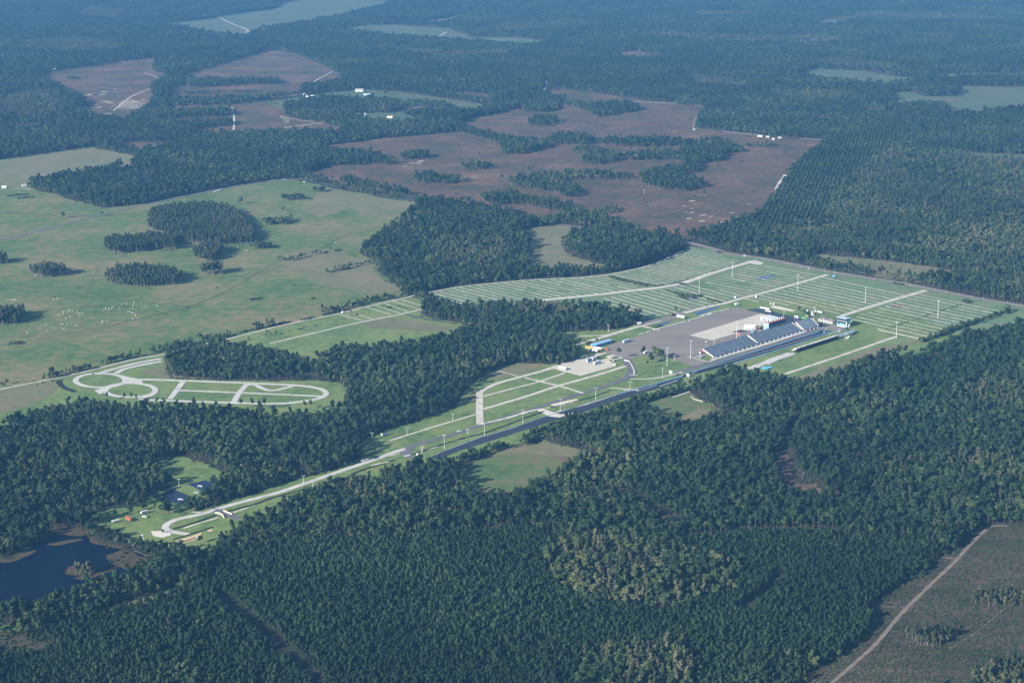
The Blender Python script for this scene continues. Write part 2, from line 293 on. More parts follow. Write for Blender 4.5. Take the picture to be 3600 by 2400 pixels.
FM = dict(PASTURE=('pasture','pasture','open green pasture with tan patches'), TRACKM=('grass_field','lawn','grass around the winding pale track'), CAMP1=('grass_field','lawn','bright camping lawn behind the middle wood'),
 CAMP=('grass_field','camp','camping field ruled with pale lanes'), MAIN=('grass_field','lawn','mown grass around the racing strip'), PONDS=('grass_field','lawn','grass round the two square ponds'),
 SOUTHM=('meadow','meadow','meadow in the woods south of the strip'), EASTM=('meadow','meadow','small meadow between the strip and the woods'), TAN=('meadow','drygrass','tan meadow between the two woods'),
 SCRUB=('cleared_land','scrub','brown cleared land beyond the highway'), HOME=('grass_field','palegrass','green fields of the farmstead'), TOPL=('grassland','palegrass','far grassland at the upper left'), TOPM=('grassland','palegrass','far pale clearing'),
 TOPS=('grassland','palegrass',None), S20=('cleared_land','scrub','far bare clearing'), R1=('grassland','palegrass','far pale marsh'), R2=('grassland','palegrass',None), R3=('grassland','palegrass',None), R5=('grassland','palegrass',None),
 MARSH=('rough_ground','drygrass','rough marshy ground behind the highway'), SE=('cleared_land','scrubnear','cut-over ground at the lower right'), SW=('rough_ground','scrubnear',None), GAP1=('soil_patch','redsoil',None), GAP2=('soil_patch','redsoil',None), GAP3=('grass_strip','drygrass',None), GAP4=('grass_strip','lawn',None))
for k_, pts in OPEN.items():
    a = FM.get(k_, ('cleared_land', 'scrub' if k_ in ('X5','X7','X10') or k_[0] != 'X' else 'palegrass', None))
    far = min(v for u, v in pts)
    sheet(a[0], pts, a[1], .3, a[2], rough=(0 if k_ in ('CAMP',) else 14 if far < 600 else 5))
# patches of other growth laid on the fields
def patch(name, m, pts, rough=5, label=None): return sheet(name, pts, m, .55, label, rough)
patch('dry_grass', 'drygrass', PX('F',(-60,372),(0,369),(212,340),(316,361),(298,388),(240,396),(170,401),(80,414),(-60,410)), 8)
patch('dry_grass', 'drygrass', PX('F',(750,432),(870,456),(948,466),(925,498),(870,500),(800,480),(730,500),(690,480)), 14)
patch('dry_grass', 'drygrass', PX('F',(640,590),(700,570),(780,575),(860,610),(870,640),(920,668),(850,680),(760,655),(680,625)), 14)
patch('dry_grass', 'drygrass', PX('b2',(520,640),(800,690),(760,720),(500,710),(200,690),(120,650),(300,620)), 5)
patch('dry_grass', 'drygrass', PX('F',(1040,1052),(1250,1012),(1360,1040),(1330,1050),(1180,1040),(1090,1060)), 8)
patch('dry_grass', 'drygrass', PX('b1',(-60,1130),(360,1050),(420,1100),(200,1230),(-60,1290)), 8)
patch('dry_grass', 'drygrass', PX('b3',(740,1050),(1350,820),(1640,770),(1300,940),(880,1090)), 5)
patch('dry_grass', 'drygrass', PX('F',(1600,938),(1650,942),(1640,955),(1560,965)), 5)
patch('dry_grass', 'drygrass', PX('b1',(960,990),(1130,950),(1180,1010),(1500,1050),(1100,1035)), 5)
patch('dry_grass', 'drygrass', PX('b2',(1000,985),(1180,940),(1420,940),(1200,1020),(1040,1040)), 5)
patch('pond_rim', 'redsoil', PX('c3',(680,250),(780,215),(880,200),(900,230),(800,270)), 3)
patch('ploughed_strip', 'redsoil', PX('k4',(1120,272),(1260,250),(1300,235),(1500,208),(1520,222),(1400,238),(1250,272)), 3)
# water
LAKE = PX('c1',(-60,740),(60,722),(200,650),(270,560),(400,545),(590,552),(640,590),(800,640),(860,640),(900,660),(1000,690),(1130,745),(1080,800),(900,830),(820,880),(700,900),(560,960),(380,1040),(240,1085),(60,1090),(-60,1080))
sheet('lake', widen(LAKE), 'lake', .62, 'dark lake at the lower left', rough=3)
LAKE = widen(LAKE)
MARSHES = [PX('c1',(360,510),(430,490),(540,500),(610,545),(560,556),(400,545)), PX('c1',(320,612),(440,588),(560,573),(570,585),(480,605),(370,628)), PX('c1',(-60,705),(100,690),(260,645),(210,690),(80,735),(-60,748)),
  PX('c1',(440,815),(470,770),(600,740),(660,770),(650,812),(560,838)), PX('c1',(510,845),(640,825),(800,755),(830,765),(760,800),(640,845),(560,862)),
  PX('c1',(760,680),(860,640),(960,690),(1110,745),(1060,790),(900,800),(840,775),(760,740),(730,690)), PX('c1',(600,560),(700,600),(850,625),(840,650),(740,630),(620,600))]
for q in MARSHES: sheet('marsh_bank', q, 'marsh', .78, None, rough=2.5)
for k_, q, m in [('b3',[(505,352),(545,338),(600,327),(622,335),(590,350),(530,360)],'pond'), ('k5',[(440,745),(520,715),(630,700),(635,735),(520,755),(450,765)],'pond'), ('k5',[(540,940),(700,900),(830,860),(910,860),(820,895),(640,960),(580,965)],'pond'),
      ('d2',[(1540,160),(1700,140),(1800,110),(1790,130),(1650,180)],'pond'), ('c1',[(1290,200),(1410,172),(1500,212),(1510,235),(1440,248),(1380,240)],'tarp'), ('c1',[(1040,285),(1190,233),(1340,300),(1250,335),(1120,320)],'tarp')]:
    sheet('pond', PX(k_, *q), m, .7, 'small blue pond' if m == 'pond' else 'dark square pond', rough=1)
for q in ([(1190,232),(1345,296),(1338,302),(1186,238)], [(1412,170),(1505,210),(1500,216),(1408,174)]): sheet('pond_bank', PX('c1', *q), 'trackgrey', .9)
road('ditch', PX('b1',(410,1050),(410,1070),(440,1100),(520,1132)), 8, 'ditch', .7)
# sand and spoil
for k_, q, m, r in [('c1',[(1040,525),(1090,520),(1165,535),(1170,550),(1120,565),(1050,550)],'sand',4), ('c1',[(850,578),(880,570),(915,580),(905,600),(870,605)],'sand',3), ('c1',[(1200,598),(1390,530),(1388,560),(1360,580),(1275,602)],'tansand',1),
      ('c1',[(1420,515),(1460,505),(1470,520),(1440,530)],'tansand',2), ('c1',[(1290,675),(1345,665),(1365,685),(1325,695)],'sand',2), ('c1',[(960,555),(985,545),(990,575),(970,580)],'sand',2), ('c1',[(1140,612),(1230,590),(1240,600),(1160,620)],'sand',2), ('c1',[(1490,755),(1580,742),(1570,755),(1500,770)],'tansand',3),
      ('d1',[(880,990),(1000,945),(1040,970),(940,1018)],'sand',1.5), ('b2',[(1380,1245),(1480,1280),(1560,1290),(1500,1310),(1430,1300),(1350,1260)],'sand',3), ('b2',[(1430,1220),(1620,1180),(1640,1195),(1480,1235)],'sand',2),
      ('d1',[(1210,150),(1330,160),(1560,205),(1500,215),(1350,190),(1220,165)],'sand',2), ('k5',[(1600,835),(1700,850),(1960,910),(1900,918),(1650,860)],'sand',2), ('b3',[(1430,525),(1500,530),(1530,545),(1490,555),(1440,545)],'redsoil',2),
      ('a1',[(1930,800),(2000,815),(1990,850),(1960,850)],'drygrass',3),('b1',[(100,1300-800+3),(100,500),(110,498)],'sand',1)]:
    sheet('sand_patch', PX(k_, *q), m, 1.0, rough=r)
nn = 0
for k_, box, n_, m, sz in [('a1',(560,610,1000,800),26,'sand',9), ('a2',(900,760,1750,960),24,'redsoil',14), ('a2',(20,1190,900,1280),14,'redsoil',12), ('a2',(440,1110,660,1150),5,'sand',7), ('a3',(0,1380,560,1540),26,'sand',6), ('a2',(1700,1330,2340,1540),18,'redsoil',12),
      ('a1',(1700,385,2250,560),10,'redsoil',12),('c1',(1560,400,2000,520),0,'sand',5),('a2',(1960,690,2300,760),6,'redsoil',14),('a3',(1100,80,1300,140),4,'drygrass',30)]:
    V = []; F = []
    for _ in range(n_):
        X, Y = G(k_, rnd.uniform(box[0], box[2]), rnd.uniform(box[1], box[3])); n0 = len(V); L = sz*rnd.uniform(.5, 1.6); Wd = L*rnd.uniform(.2, .5); a = rnd.uniform(-.5, .9)
        for j in range(9):
            t = 2*math.pi*j/9; r = rnd.uniform(.7, 1.2); x = L*math.cos(t)*r; y = Wd*math.sin(t)*r  # ragged outline
            V.append((X+x*math.cos(a)-y*math.sin(a), Y+x*math.sin(a)+y*math.cos(a), .34+.001*_))
        F.append(tuple(range(n0, n0+9)))
    if V: tag(link(bpy.data.objects.new('bare_patches', mesh_from('bare_patches', V, F, m))), 'scattered bare patches in the clearing', kind='stuff')
# windrows of cut brush in the left clearing
V = []; F = []
for i in range(17):
    x0 = 815+i*13; pts = []
    for j in range(6): pts.append((x0+8*math.sin(j*.7+i*.3)+j*2, 752-j*max(4, 14-abs(i-6)*.9)))
    w_ = spline([G('a1', *p) for p in pts], 3); ribbon(V, F, w_, 1.3, .45, .7)
tag(link(bpy.data.objects.new('brush_windrow', mesh_from('brush_windrow', V, F, 'sand'))), 'curving pale windrows of cut brush', kind='stuff')

# ------------------------------------------------------------------ paved areas
LOT = PX('d2',(900,560),(880,480),(1060,405),(1380,307),(2352,22),'d1',(650,185),(760,155),(880,190),(1290,240),(1640,310),(1560,420),(1500,430),(830,620),(300,760),(330,800),(120,850),(330,905),(215,975),(60,950),'d2',(2180,748),(1990,692),(1850,640),(1700,595),(1560,575),(1330,595),(1240,640),(1140,645),(1130,600))
sheet('parking_lot', LOT, 'lot', .7, 'worn grey asphalt lot behind the grandstands')
sheet('concrete_pad', PX('d1',(90,545),(1075,247),(1160,265),(1240,330),(1120,400),(920,470),(800,500),(400,612)), 'paleconcrete', .85, 'pale concrete paddock behind the grandstands')
sheet('new_asphalt', PX('d1',(870,195),(1000,174),(1160,190),(1290,232),(1560,300),(1640,318),(1560,395),(1300,470),(1150,480),(1100,450),(1260,380),(1350,300),(1080,240)), 'newasphalt', .95)
sheet('new_asphalt', PX('d1',(680,500),(800,465),(900,488),(780,510)), 'newasphalt', 1.0)
sheet('concrete_pad', PX('d2',(-20,800),(300,690),(640,580),(900,545),(912,560),(690,625),(830,650),(1070,585),(1140,615),(1130,630),(940,650),(1040,715),(1020,735),(560,868),(420,835),(330,815),(200,772)), 'paleconcrete', .8, 'pale concrete yard with parked trucks')
sheet('start_apron', PX('d3',(1230,60),(1330,90),(1400,115),(1700,170),(1900,205),(2130,290),(1950,395),(1860,365),(1700,300),(1500,285),(1330,300),(1100,335),(985,352),(1000,330),(1400,250),(1320,200)), 'lot', .75, 'grey apron behind the start line')
sheet('new_asphalt', PX('d3',(1270,95),(1380,120),(1730,180),(1600,220),(1440,240)), 'newasphalt', .98)
road('pit_road', PX('d1',(-120,1075),(60,1020),(300,945),(700,838),(1200,692),(1600,560),(1760,490),(1900,455)), 10, 'asphalt', .8, label='grey return road in front of the grandstands')
road('walkway', PX('d1',(400,880),(700,790),(1060,690),(1400,582),(1680,490)), 7, 'concrete', .9, label='pale walkway along the foot of the grandstands')
road('walkway', PX('d1',(430,880),(340,905),(130,850),(60,835)), 3, 'concrete', .9); road('walkway', PX('d1',(150,855),(260,818),(340,790)), 3, 'concrete', .92)
sheet('grass_island', PX('d1',(185,862),(280,825),(350,800),(420,855),(340,885),(290,888)), 'lawn', 1.0)
# the racing strip
UP = PX('d3',(1760,345),(1500,318),(1350,392),(700,592),(0,815),'d1',(600,898),(0,1095),'b2',(2352,1027),(1900,1152),(1440,1292),(1200,1377),(980,1442),(660,1562),(600,1588))
LO = PX('d3',(1870,372),(1640,422),(1340,525),(700,738),(0,962),'d1',(770,915),(600,965),(0,1128),'b2',(2352,1062),(2100,1132),(1900,1194),(1600,1292),(1440,1338),(1100,1447),(800,1542),(740,1568),(680,1600))
def strip_sheet(name, up, lo, m, z, label=None):
    return sheet(name, up+lo[::-1], m, z, label)
strip_sheet('drag_strip', UP[:7], LO[:8], 'track', .8, 'black racing strip between low blue walls')
strip_sheet('drag_strip', UP[6:], LO[7:], 'trackgrey', .8, 'blue-grey shutdown stretch of the strip')
road('lane_line', PX('d3',(1215,496),(700,660),(0,884),'d1',(200,1030),(130,1080),(60,1100)), 1.3, 'redline', 1.0, smooth=False, label='pinkish line between the two lanes')
road('launch_pad', PX('d3',(1700,345),(1480,415),(1215,496)), 2.4, 'bluegrey', 1.0, smooth=False)
road('lane_line', PX('d2',(1890,930),(1645,1012)), 1.2, 'line', 1.0, smooth=False); road('lane_line', PX('d2',(1600,995),(1330,1085)), .7, 'line', 1.0, smooth=False)
road('skid_mark', PX('d3',(1350,420),(700,625),(0,850)), 1.6, 'black', .95, smooth=False); road('skid_mark', PX('d3',(1350,470),(700,700),(0,925)), 1.6, 'black', .95, smooth=False)
# roads of the ground
def R(name, w_, m, *items, z=1.0, smooth=True, jit=0, label=None): return road(name, PX(*items), w_, m, z, smooth, jit=jit, label=label)
R('service_road', 8, 'asphalt', 'k2',(900,880),(1130,770),(1500,655),(1800,575),(2150,470),'b2',(1000,1350),(1300,1257),(1660,1140),(1850,1082),(1955,1040),(2003,985),(1992,935),(1962,905), label='grey service road north of the strip')
R('service_road', 12, 'asphalt', 'd2',(1180,640),(1210,700),(1255,760),(1258,830),(1215,890)); R('kerb_strip', 2, 'limerock', 'd2',(1230,670),(1265,740),(1290,800),(1285,850))
sheet('junction', PX('k2',(900,850),(1140,768),(1290,730),(1180,810),(1140,930),(1230,1000),(1190,1030),(1040,985),(940,900)), 'asphalt', .92)
R('concrete_road', 2, 'concrete', 'k2',(600,930),(820,845),(1040,790), smooth=False); R('concrete_road', 2, 'concrete', 'k2',(680,960),(920,908)); sheet('bridge_deck', PX('k2',(985,955),(1110,925),(1140,945),(1010,978)), 'concrete', 1.2)
R('access_road', 7.5, 'concrete', 'k2',(1000,815),(600,955),(300,1065),(0,1165),'c1',(2100,195),(1900,262),(1600,340),(1400,402),(1230,440),(1160,470),(1140,500),(1180,525),(1300,545), label='pale access road running to the lower left')
R('bridge_road', 9, 'asphalt', 'd6',(1780,680),(1850,690),(1960,730),(2110,800)); R('path', 4, 'concrete', 'd6',(1480,705),(1620,712)); R('path', 3, 'concrete', 'd6',(1370,610),(1420,580),(1490,560))
R('ditch', 4, 'ditch', 'd6',(1210,940),(1500,850),(1800,745), z=.9, jit=.3); R('ditch', 4, 'ditch', 'd6',(1930,700),(2352,590),'c1',(1900,287),(2352,167),'k2',(0,1300),(400,1160),(820,1040), z=.9, jit=.3)
R('ditch', 3.5, 'ditch', 'k2',(1160,935),(1450,830),(1800,715),(2352,555),'b2',(1000,1410),(1300,1300),(1400,1265), z=.9, jit=.4); R('ditch', 3, 'ditch', 'b2',(1440,1240),(1700,1175),(1860,1120), z=.9, jit=.4)
R('spoil_bank', 2, 'sand', 'd6',(2040,720),(2100,690),(2330,615), jit=.8); R('spoil_bank', 1.8, 'sand', 'd6',(1350,930),(1600,850),(1840,780), jit=.9); R('spoil_bank', 2.2, 'sand', 'k2',(320,1160),(520,1110),(690,1080), jit=.9); R('spoil_bank', 1.8, 'sand', 'k2',(1500,825),(1700,765), jit=.8)
R('spoil_bank', 3.5, 'sand', 'b2',(1000,1345),(1150,1310),(1300,1265),(1440,1240), jit=.5); R('spoil_bank', 4, 'concrete', 'b2',(1420,1270),(1500,1290),(1600,1280), jit=.5); R('spoil_bank', 2.0, 'sand', 'b2',(1440,1282),(1700,1215),(1960,1130), jit=.5); R('spoil_bank', 3, 'sand', 'c1',(1990,230),(2060,215), jit=.6)
R('shore_path', 1.6, 'drygrass', 'c1',(930,660),(1030,700),(1120,740), z=1.1); R('path', 3, 'sand', 'c1',(1220,645),(1340,648),(1420,672))
for w_, q in [(7,[(945,1140),(1060,1080),(1240,1028),(1500,958),(1590,935)]), (4.5,[(970,1165),(1180,1110),(1360,1063),(1540,1002)]), (6.5,[(975,1252),(1260,1168),(1500,1090),(1750,1020),(1960,955)]), (5.5,[(1265,1035),(1370,1060),(1520,1097),(1665,1142)]),
      (9,[(953,1130),(952,1250),(957,1358)]), (4,[(930,1287),(640,1372),(330,1470)]), (5,[(1480,750),(1820,741),(1990,700)]), (8,[(1720,780),(1900,725),(2050,682),(2200,640),(2352,600)]), (5,[(1600,815),(1660,797),(1740,770)]), (6,[(2080,682),(2190,706)]), (2.5,[(1070,985),(1220,1025)]),
      (3.5,[(1850,1105),(2040,1118)]), (3.5,[(1900,1108),(1980,1122),(2050,1120)]), (4,[(1990,1045),(2150,1040),(2300,1010),(2352,995)]), (3,[(1985,1015),(2045,1020)])]:
    R('concrete_road', w_, 'limerock', 'b2', *q)
sheet('yard_edge', PX('b2',(2200,635),(2352,590),(2352,620),(2210,655)), 'lot', 1.02)
R('highway_lane', 11, 'lot', 'b2',(2040,672),(2200,632),(2300,600),'k5',(230,980),(520,905),(800,850)); 
R('avenue', 12, 'limerock', 'b2',(1380,502),(1600,480),(1820,457),(2030,432),(2200,413),(2352,386),'b3',(0,386),(240,302),(480,234), label='widest pale avenue across the camping field'); sheet('avenue_end', PX('b3',(440,235),(500,225),(560,245),(540,256),(470,250)), 'limerock', 1.0)
R('avenue', 8, 'limerock', 'b3',(10,590),(160,550),(300,520),(400,490),(650,425),(1000,325), label='middle pale avenue across the camping field'); R('avenue', 9, 'limerock', 'b3',(1090,610),(1380,520),(1675,434), label='right-hand pale avenue across the camping field')
R('field_road', 6, 'limerock', 'b3',(705,1010),(1100,880),(1470,752), smooth=False, jit=.15); R('field_road', 6, 'limerock', 'b3',(1350,705),(1500,738),(1640,768)); R('field_road', 10, 'concrete', 'd1',(930,1010),(1050,960),(1290,860),(1480,790), smooth=False); R('path', 3, 'concrete', 'd2',(1820,1165),(2060,1085))
sheet('concrete_pad', PX('d3',(-60,1240),(-60,1140),(560,945),(770,955),(690,1010),(300,1130),(0,1280)), 'concrete', .95)
R('perimeter_road', 4.2, 'limerock', 'b1',(-1100,1350),(0,1115),(300,1055),(560,1000),(900,915),(1120,876),(1300,830),(1560,770),(2000,662),(2352,590),'b2',(180,545),(440,485),(520,465),(700,430),(870,402),(1290,362),(1640,345),(1850,322),(2040,285),(2180,240),(2352,165), label='thin pale road along the edge of the pasture')
R('field_road', 4.5, 'limerock', 'b1',(1860,800),(2352,683),'b2',(200,640),(400,600),(560,562)); R('field_road', 4, 'trackgrey', 'b2',(440,600),(600,635),(800,665))
for q in [[(175,550),(340,600)],[(235,537),(408,592)],[(295,523),(465,582)],[(355,508),(535,562)],[(412,497),(570,545)],[(85,592),(215,630)],[(0,600),(145,643)]]: R('camp_lane', 2.4, 'limerock', 'b2', *q)
# winding pale track at the left
def ell(cx, cy, rx, ry, n=40): return [px('b1', cx+rx*math.cos(2*math.pi*i/n), cy+ry*math.sin(2*math.pi*i/n)) for i in range(n)]
road('circuit', ell(692,1054,172,48), 7.5, 'concrete', 1.0, closed=True, label='left of the two pale rings of the track'); road('circuit', ell(897,1121,174,48), 7.5, 'concrete', 1.0, closed=True, label='right of the two pale rings of the track')
sheet('circuit', PX('b1',(845,1020),(900,1035),(975,1044),(985,1072),(880,1078),(800,1088),(720,1135),(690,1150),(650,1125),(700,1104),(790,1088),(850,1060)), 'concrete', 1.0)
for w_, q in [(7.5,[(690,1002),(900,945),(1112,903)]), (8,[(800,1005),(850,978),(950,953),(1115,922)]), (7.5,[(960,1047),(1250,1055),(1700,1072),(2000,1086),(2100,1094),(2190,1108),(2238,1128),(2242,1155),(2180,1183),(2050,1203),(1900,1214),(1600,1208),(1200,1194),(1000,1186),(960,1175)]),
      (7,[(1700,1084),(1755,1084),(1800,1105),(1850,1121),(1900,1121),(1960,1108),(2015,1094)]), (6,[(1230,1122),(1640,1138),(2210,1163)]), (7.5,[(1262,1060),(1222,1115),(1172,1182)]), (7.5,[(1705,1078),(1652,1135),(1612,1202)]), (8,[(1068,1130),(1040,1155),(960,1177)])]:
    R('circuit', w_, 'concrete', 'b1', *q)
R('grass_track', 2.2, 'drygrass', 'b1',(1130,800-90),(700,720),(200,790)); R('cattle_trail', 1.3, 'drygrass', 'b1',(150,455),(420,480),(700,560),(980,640),(1300,560), z=.6, jit=.5); R('cattle_trail', 1.2, 'drygrass', 'F',(600,470),(700,500),(760,545),(700,590),(560,640), z=.6, jit=.5); R('cattle_trail', 1.1, 'drygrass', 'F',(20,480),(120,520),(220,600),(200,680),(300,760), z=.6, jit=.5); R('wheel_track', .9, 'redsoil', 'F',(960,340),(1100,380),(1250,360),(1400,420),(1600,440), z=.6, jit=.6); R('wheel_track', .9, 'drygrass', 'c3',(1100,1600),(1500,1400),(1900,1300),(2400,900), z=.6, jit=.5); R('wheel_track', .9, 'ditch', 'c3',(1000,1568),(1300,1420),(1480,1160),(1900,1050),(2200,880),(2400,700), z=.6, jit=.5)
R('fence_line', 1.2, 'fenceg', 'b1',(480,470),(900,505),(1300,545), z=.7); R('fence_line', 1.4, 'fenceg', 'b1',(250,770),(700,690),(1310,550),(1560,440),(1900,240),(2250,130),(2352,60),'F',(880,520), z=.7, jit=.5, smooth=False); R('fence_line', 1.2, 'fenceg', 'b1',(1900,245),(2150,300),(2352,350), z=.7, jit=.5)
R('fence_line', 2.0, 'ditch', 'a1',(0,1455),(260,1480),(600,1480), z=.7); R('fence_line',2,'ditch','a1',(400,1500),(900,1470),(1150,1450), z=.7)
# highway and country roads
R('highway', 9, 'asphalt', 'F',(-380,650),(0,553),(60,538),(180,507),(280,482),(400,457),(520,432),(620,417),(700,412),(760,425),(950,462),(1100,488),(1200,504),(1350,526),(1480,546),(1560,556), label='narrow highway past the pasture')
R('highway', 15, 'lot', 'F',(1540,550),(1600,562),(1655,577),'b3',(250,172),(600,222),(1000,303),(1500,382),(2000,482),(2352,542),(3500,742), label='wide grey highway behind the camping field')
R('path', 5, 'asphalt', 'b3',(-300,100),(0,128),(100,140))
for w_, m, q in [(7,'limerock',('a1',(900,1028),(1250,985))),(9,'limerock',('a1',(1610,930),(1700,920),(1900,890),(2225,847))),(7,'limerock',('a1',(1595,740),(1612,800),(1610,912))),(6,'limerock',('a1',(2080,606),(2290,495))),(6,'limerock',('a1',(1000,505),(1135,550))),(6,'limerock',('a1',(1035,612),(900,670),(780,765))),
      (9,'limerock',('a1',(1365,52),(1480,110),(1600,165),(1712,217),(1570,230))),(5,'dirtroad',('a1',(2020,370),(2290,490),(2352,540))),(5,'limerock',('a1',(1935,802),(1960,812),(2180,845))),(10,'limerock',('a2',(1415,558),(1412,600),(1395,632),(1440,662),(1520,685),(1600,690))),(9,'limerock',('a2',(2015,703),(2352,714),'a3',(60,718),(152,735))),
      (8,'dirtroad',('a3',(152,735),(100,800),(72,878),(100,890),(170,897))),(7,'limerock',('a3',(275,906),(540,932))),(7,'limerock',('a3',(815,955),(1030,973))),(12,'limerock',('a3',(708,1205),(640,1308))),(8,'limerock',('a2',(645,270),(725,222))),(4,'dirtroad',('a2',(920,1255),(1100,1290))),(6,'dirtroad',('a2',(1680,1470),(1800,1510),(1950,1568),'P',(2300,838))),
      (5.5,'dirtroad',('c3',(2235,487),(2130,492),(2060,540),(1960,640),(1880,730),(1700,900),(1500,1100),(1340,1290),(1200,1420),(1030,1568),(950,1640),(200,2350))),(4,'dirtroad',('c3',(1760,702),(1880,712))),(3,'sand',('b1',(40,504),(100,500),(110,497),(80,495))),(5,'limerock',('a1',(95,1303),(165,1300),(210,1308))),
      (5,'drygrass',('c1',(690,1085),(900,1015),(1100,960),(1230,915)))]:
    R('country_road', w_*.68, m, *q, jit=.2)
# camping lanes: families of parallel dirt lanes clipped to their blocks
def pip(x, y, poly):
    c = False; n = len(poly); j = n-1
    for i in range(n):
        xi, yi = poly[i]; xj, yj = poly[j]
        if (yi > y) != (yj > y) and x < (xj-xi)*(y-yi)/(yj-yi)+xi: c = not c
        j = i
    return c
def lanes(polypx, refA, refB, spacing, off=0, width=3.0, drop=.0):
    poly = [gnd(*p) for p in polypx]; a = gnd(*refA); b = gnd(*refB); L = math.dist(a, b); d = ((b[0]-a[0])/L, (b[1]-a[1])/L); n = (-d[1], d[0])
    ks = [((p[0]-a[0])*n[0]+(p[1]-a[1])*n[1]) for p in poly]; V = []; F = []; z = lift(.95)
    for k in range(math.ceil((min(ks)-off)/spacing), math.floor((max(ks)-off)/spacing)+1):
        if rnd.random() < drop: continue
        s = k*spacing+off; base = (a[0]+n[0]*s, a[1]+n[1]*s); run = []
        for i in range(-150, 151):
            p = (base[0]+d[0]*i*6, base[1]+d[1]*i*6)
            if pip(*p, poly): run.append(p)
            elif run:
                if len(run) > 2:
                    f = rnd.choice((.6,.8,.9,1,1.05)); cut = rnd.random()
                    if cut < .10 and len(run) > 14: c = rnd.randrange(4, len(run)-6); ribbon(V, F, run[:c], width*f, z, .45); ribbon(V, F, run[c+rnd.randrange(2, 5):], width*f, z, .45)
                    else: ribbon(V, F, run, width*f, z, .45)
                run = []
    tag(link(bpy.data.objects.new('camp_lane', mesh_from('camp_lane', V, F, 'limerock'))), 'parallel dirt lanes in the camping field', kind='structure')
lanes(PX('b2',(540,466),(700,433),(870,405),(1290,366),(1640,349),(1850,326),(2040,290),(2200,240),(2352,172),'b3',(60,150),(200,170),(410,240),(0,375),'b2',(2200,405),(1820,450),(1600,472),(1380,500),(700,560)), px('b2',865,405), px('b2',1240,495), 14.4)
lanes(PX('b3',(500,240),(950,330),(640,418),(470,465),(110,388),(430,272)), px('k5',1330,265), px('k5',2250,425), 16.6, 0)
lanes(PX('b3',(90,395),(450,470),(300,515),(120,552),'b2',(2300,600),(2060,640),(1780,490),(2030,440),(2200,425),(2352,395)), px('k5',430,550), px('k5',1160,750), 15.5, 3)
lanes(PX('b3',(960,343),(1560,470),(1110,600),(880,560),(600,520),(360,500),(660,432)), px('b3',960,345), px('b3',1540,470), 17.2, 0)
lanes(PX('b3',(1640,450),(2220,585),(2100,620),(1900,680),(1700,760),(1340,700),(1140,625)), px('b3',1620,460), px('b3',2190,580), 17.2, 0)
# ------------------------------------------------------------------ trees: prototype meshes
def blob(r, cx, cy, cz, rx, rz, sub=1, rough=.25):
    bm = bmesh.new(); bmesh.ops.create_icosphere(bm, subdivisions=sub, radius=1)
    V = []; sd = r.uniform(0, 100)
    for v in bm.verts:
        f = 1+rough*noise.noise(Vector((v.co.x*1.7+sd, v.co.y*1.7, v.co.z*1.7)))*2
        V.append((cx+v.co.x*rx*f, cy+v.co.y*rx*f, cz+v.co.z*rz*f))
    F = [tuple(x.index for x in f.verts) for f in bm.faces]; bm.free(); return V, F
def leaves(r, V, F, cx, cy, cz, rx, rz, n, size):
    """leaf sprays: small tilted quads spread through the outer part of an ellipsoid"""
    for _ in range(n):
        a = r.uniform(0, 2*math.pi); u = r.uniform(-.8, 1); q = math.sqrt(1-u*u); f = r.uniform(.8, 1.18)
        p = Vector((cx+rx*f*q*math.cos(a), cy+rx*f*q*math.sin(a), cz+rz*f*u))
        nrm = Vector((q*math.cos(a)+r.gauss(0, .34), q*math.sin(a)+r.gauss(0, .34), u+r.gauss(.2, .34))).normalized()
        t = nrm.orthogonal().normalized(); t.rotate(Matrix.Rotation(r.uniform(0, 6.3), 3, nrm)); b = nrm.cross(t); s = size*r.uniform(.6, 1.3)
        n0 = len(V); V += [tuple(p+t*s), tuple(p+b*s*.7+nrm*s*.15), tuple(p-t*s), tuple(p-b*s*.7-nrm*s*.1)]; F.append((n0, n0+1, n0+2, n0+3))
def tube_vf(V, F, pts, n=5):
    n0 = len(V)
    for (x, y, z, r) in pts:
        for i in range(n): t = 2*math.pi*i/n; V.append((x+r*math.cos(t), y+r*math.sin(t), z))
    for k in range(len(pts)-1):
        for i in range(n): a = n0+k*n+i; b = n0+k*n+(i+1) % n; F.append((a, b, b+n, a+n))
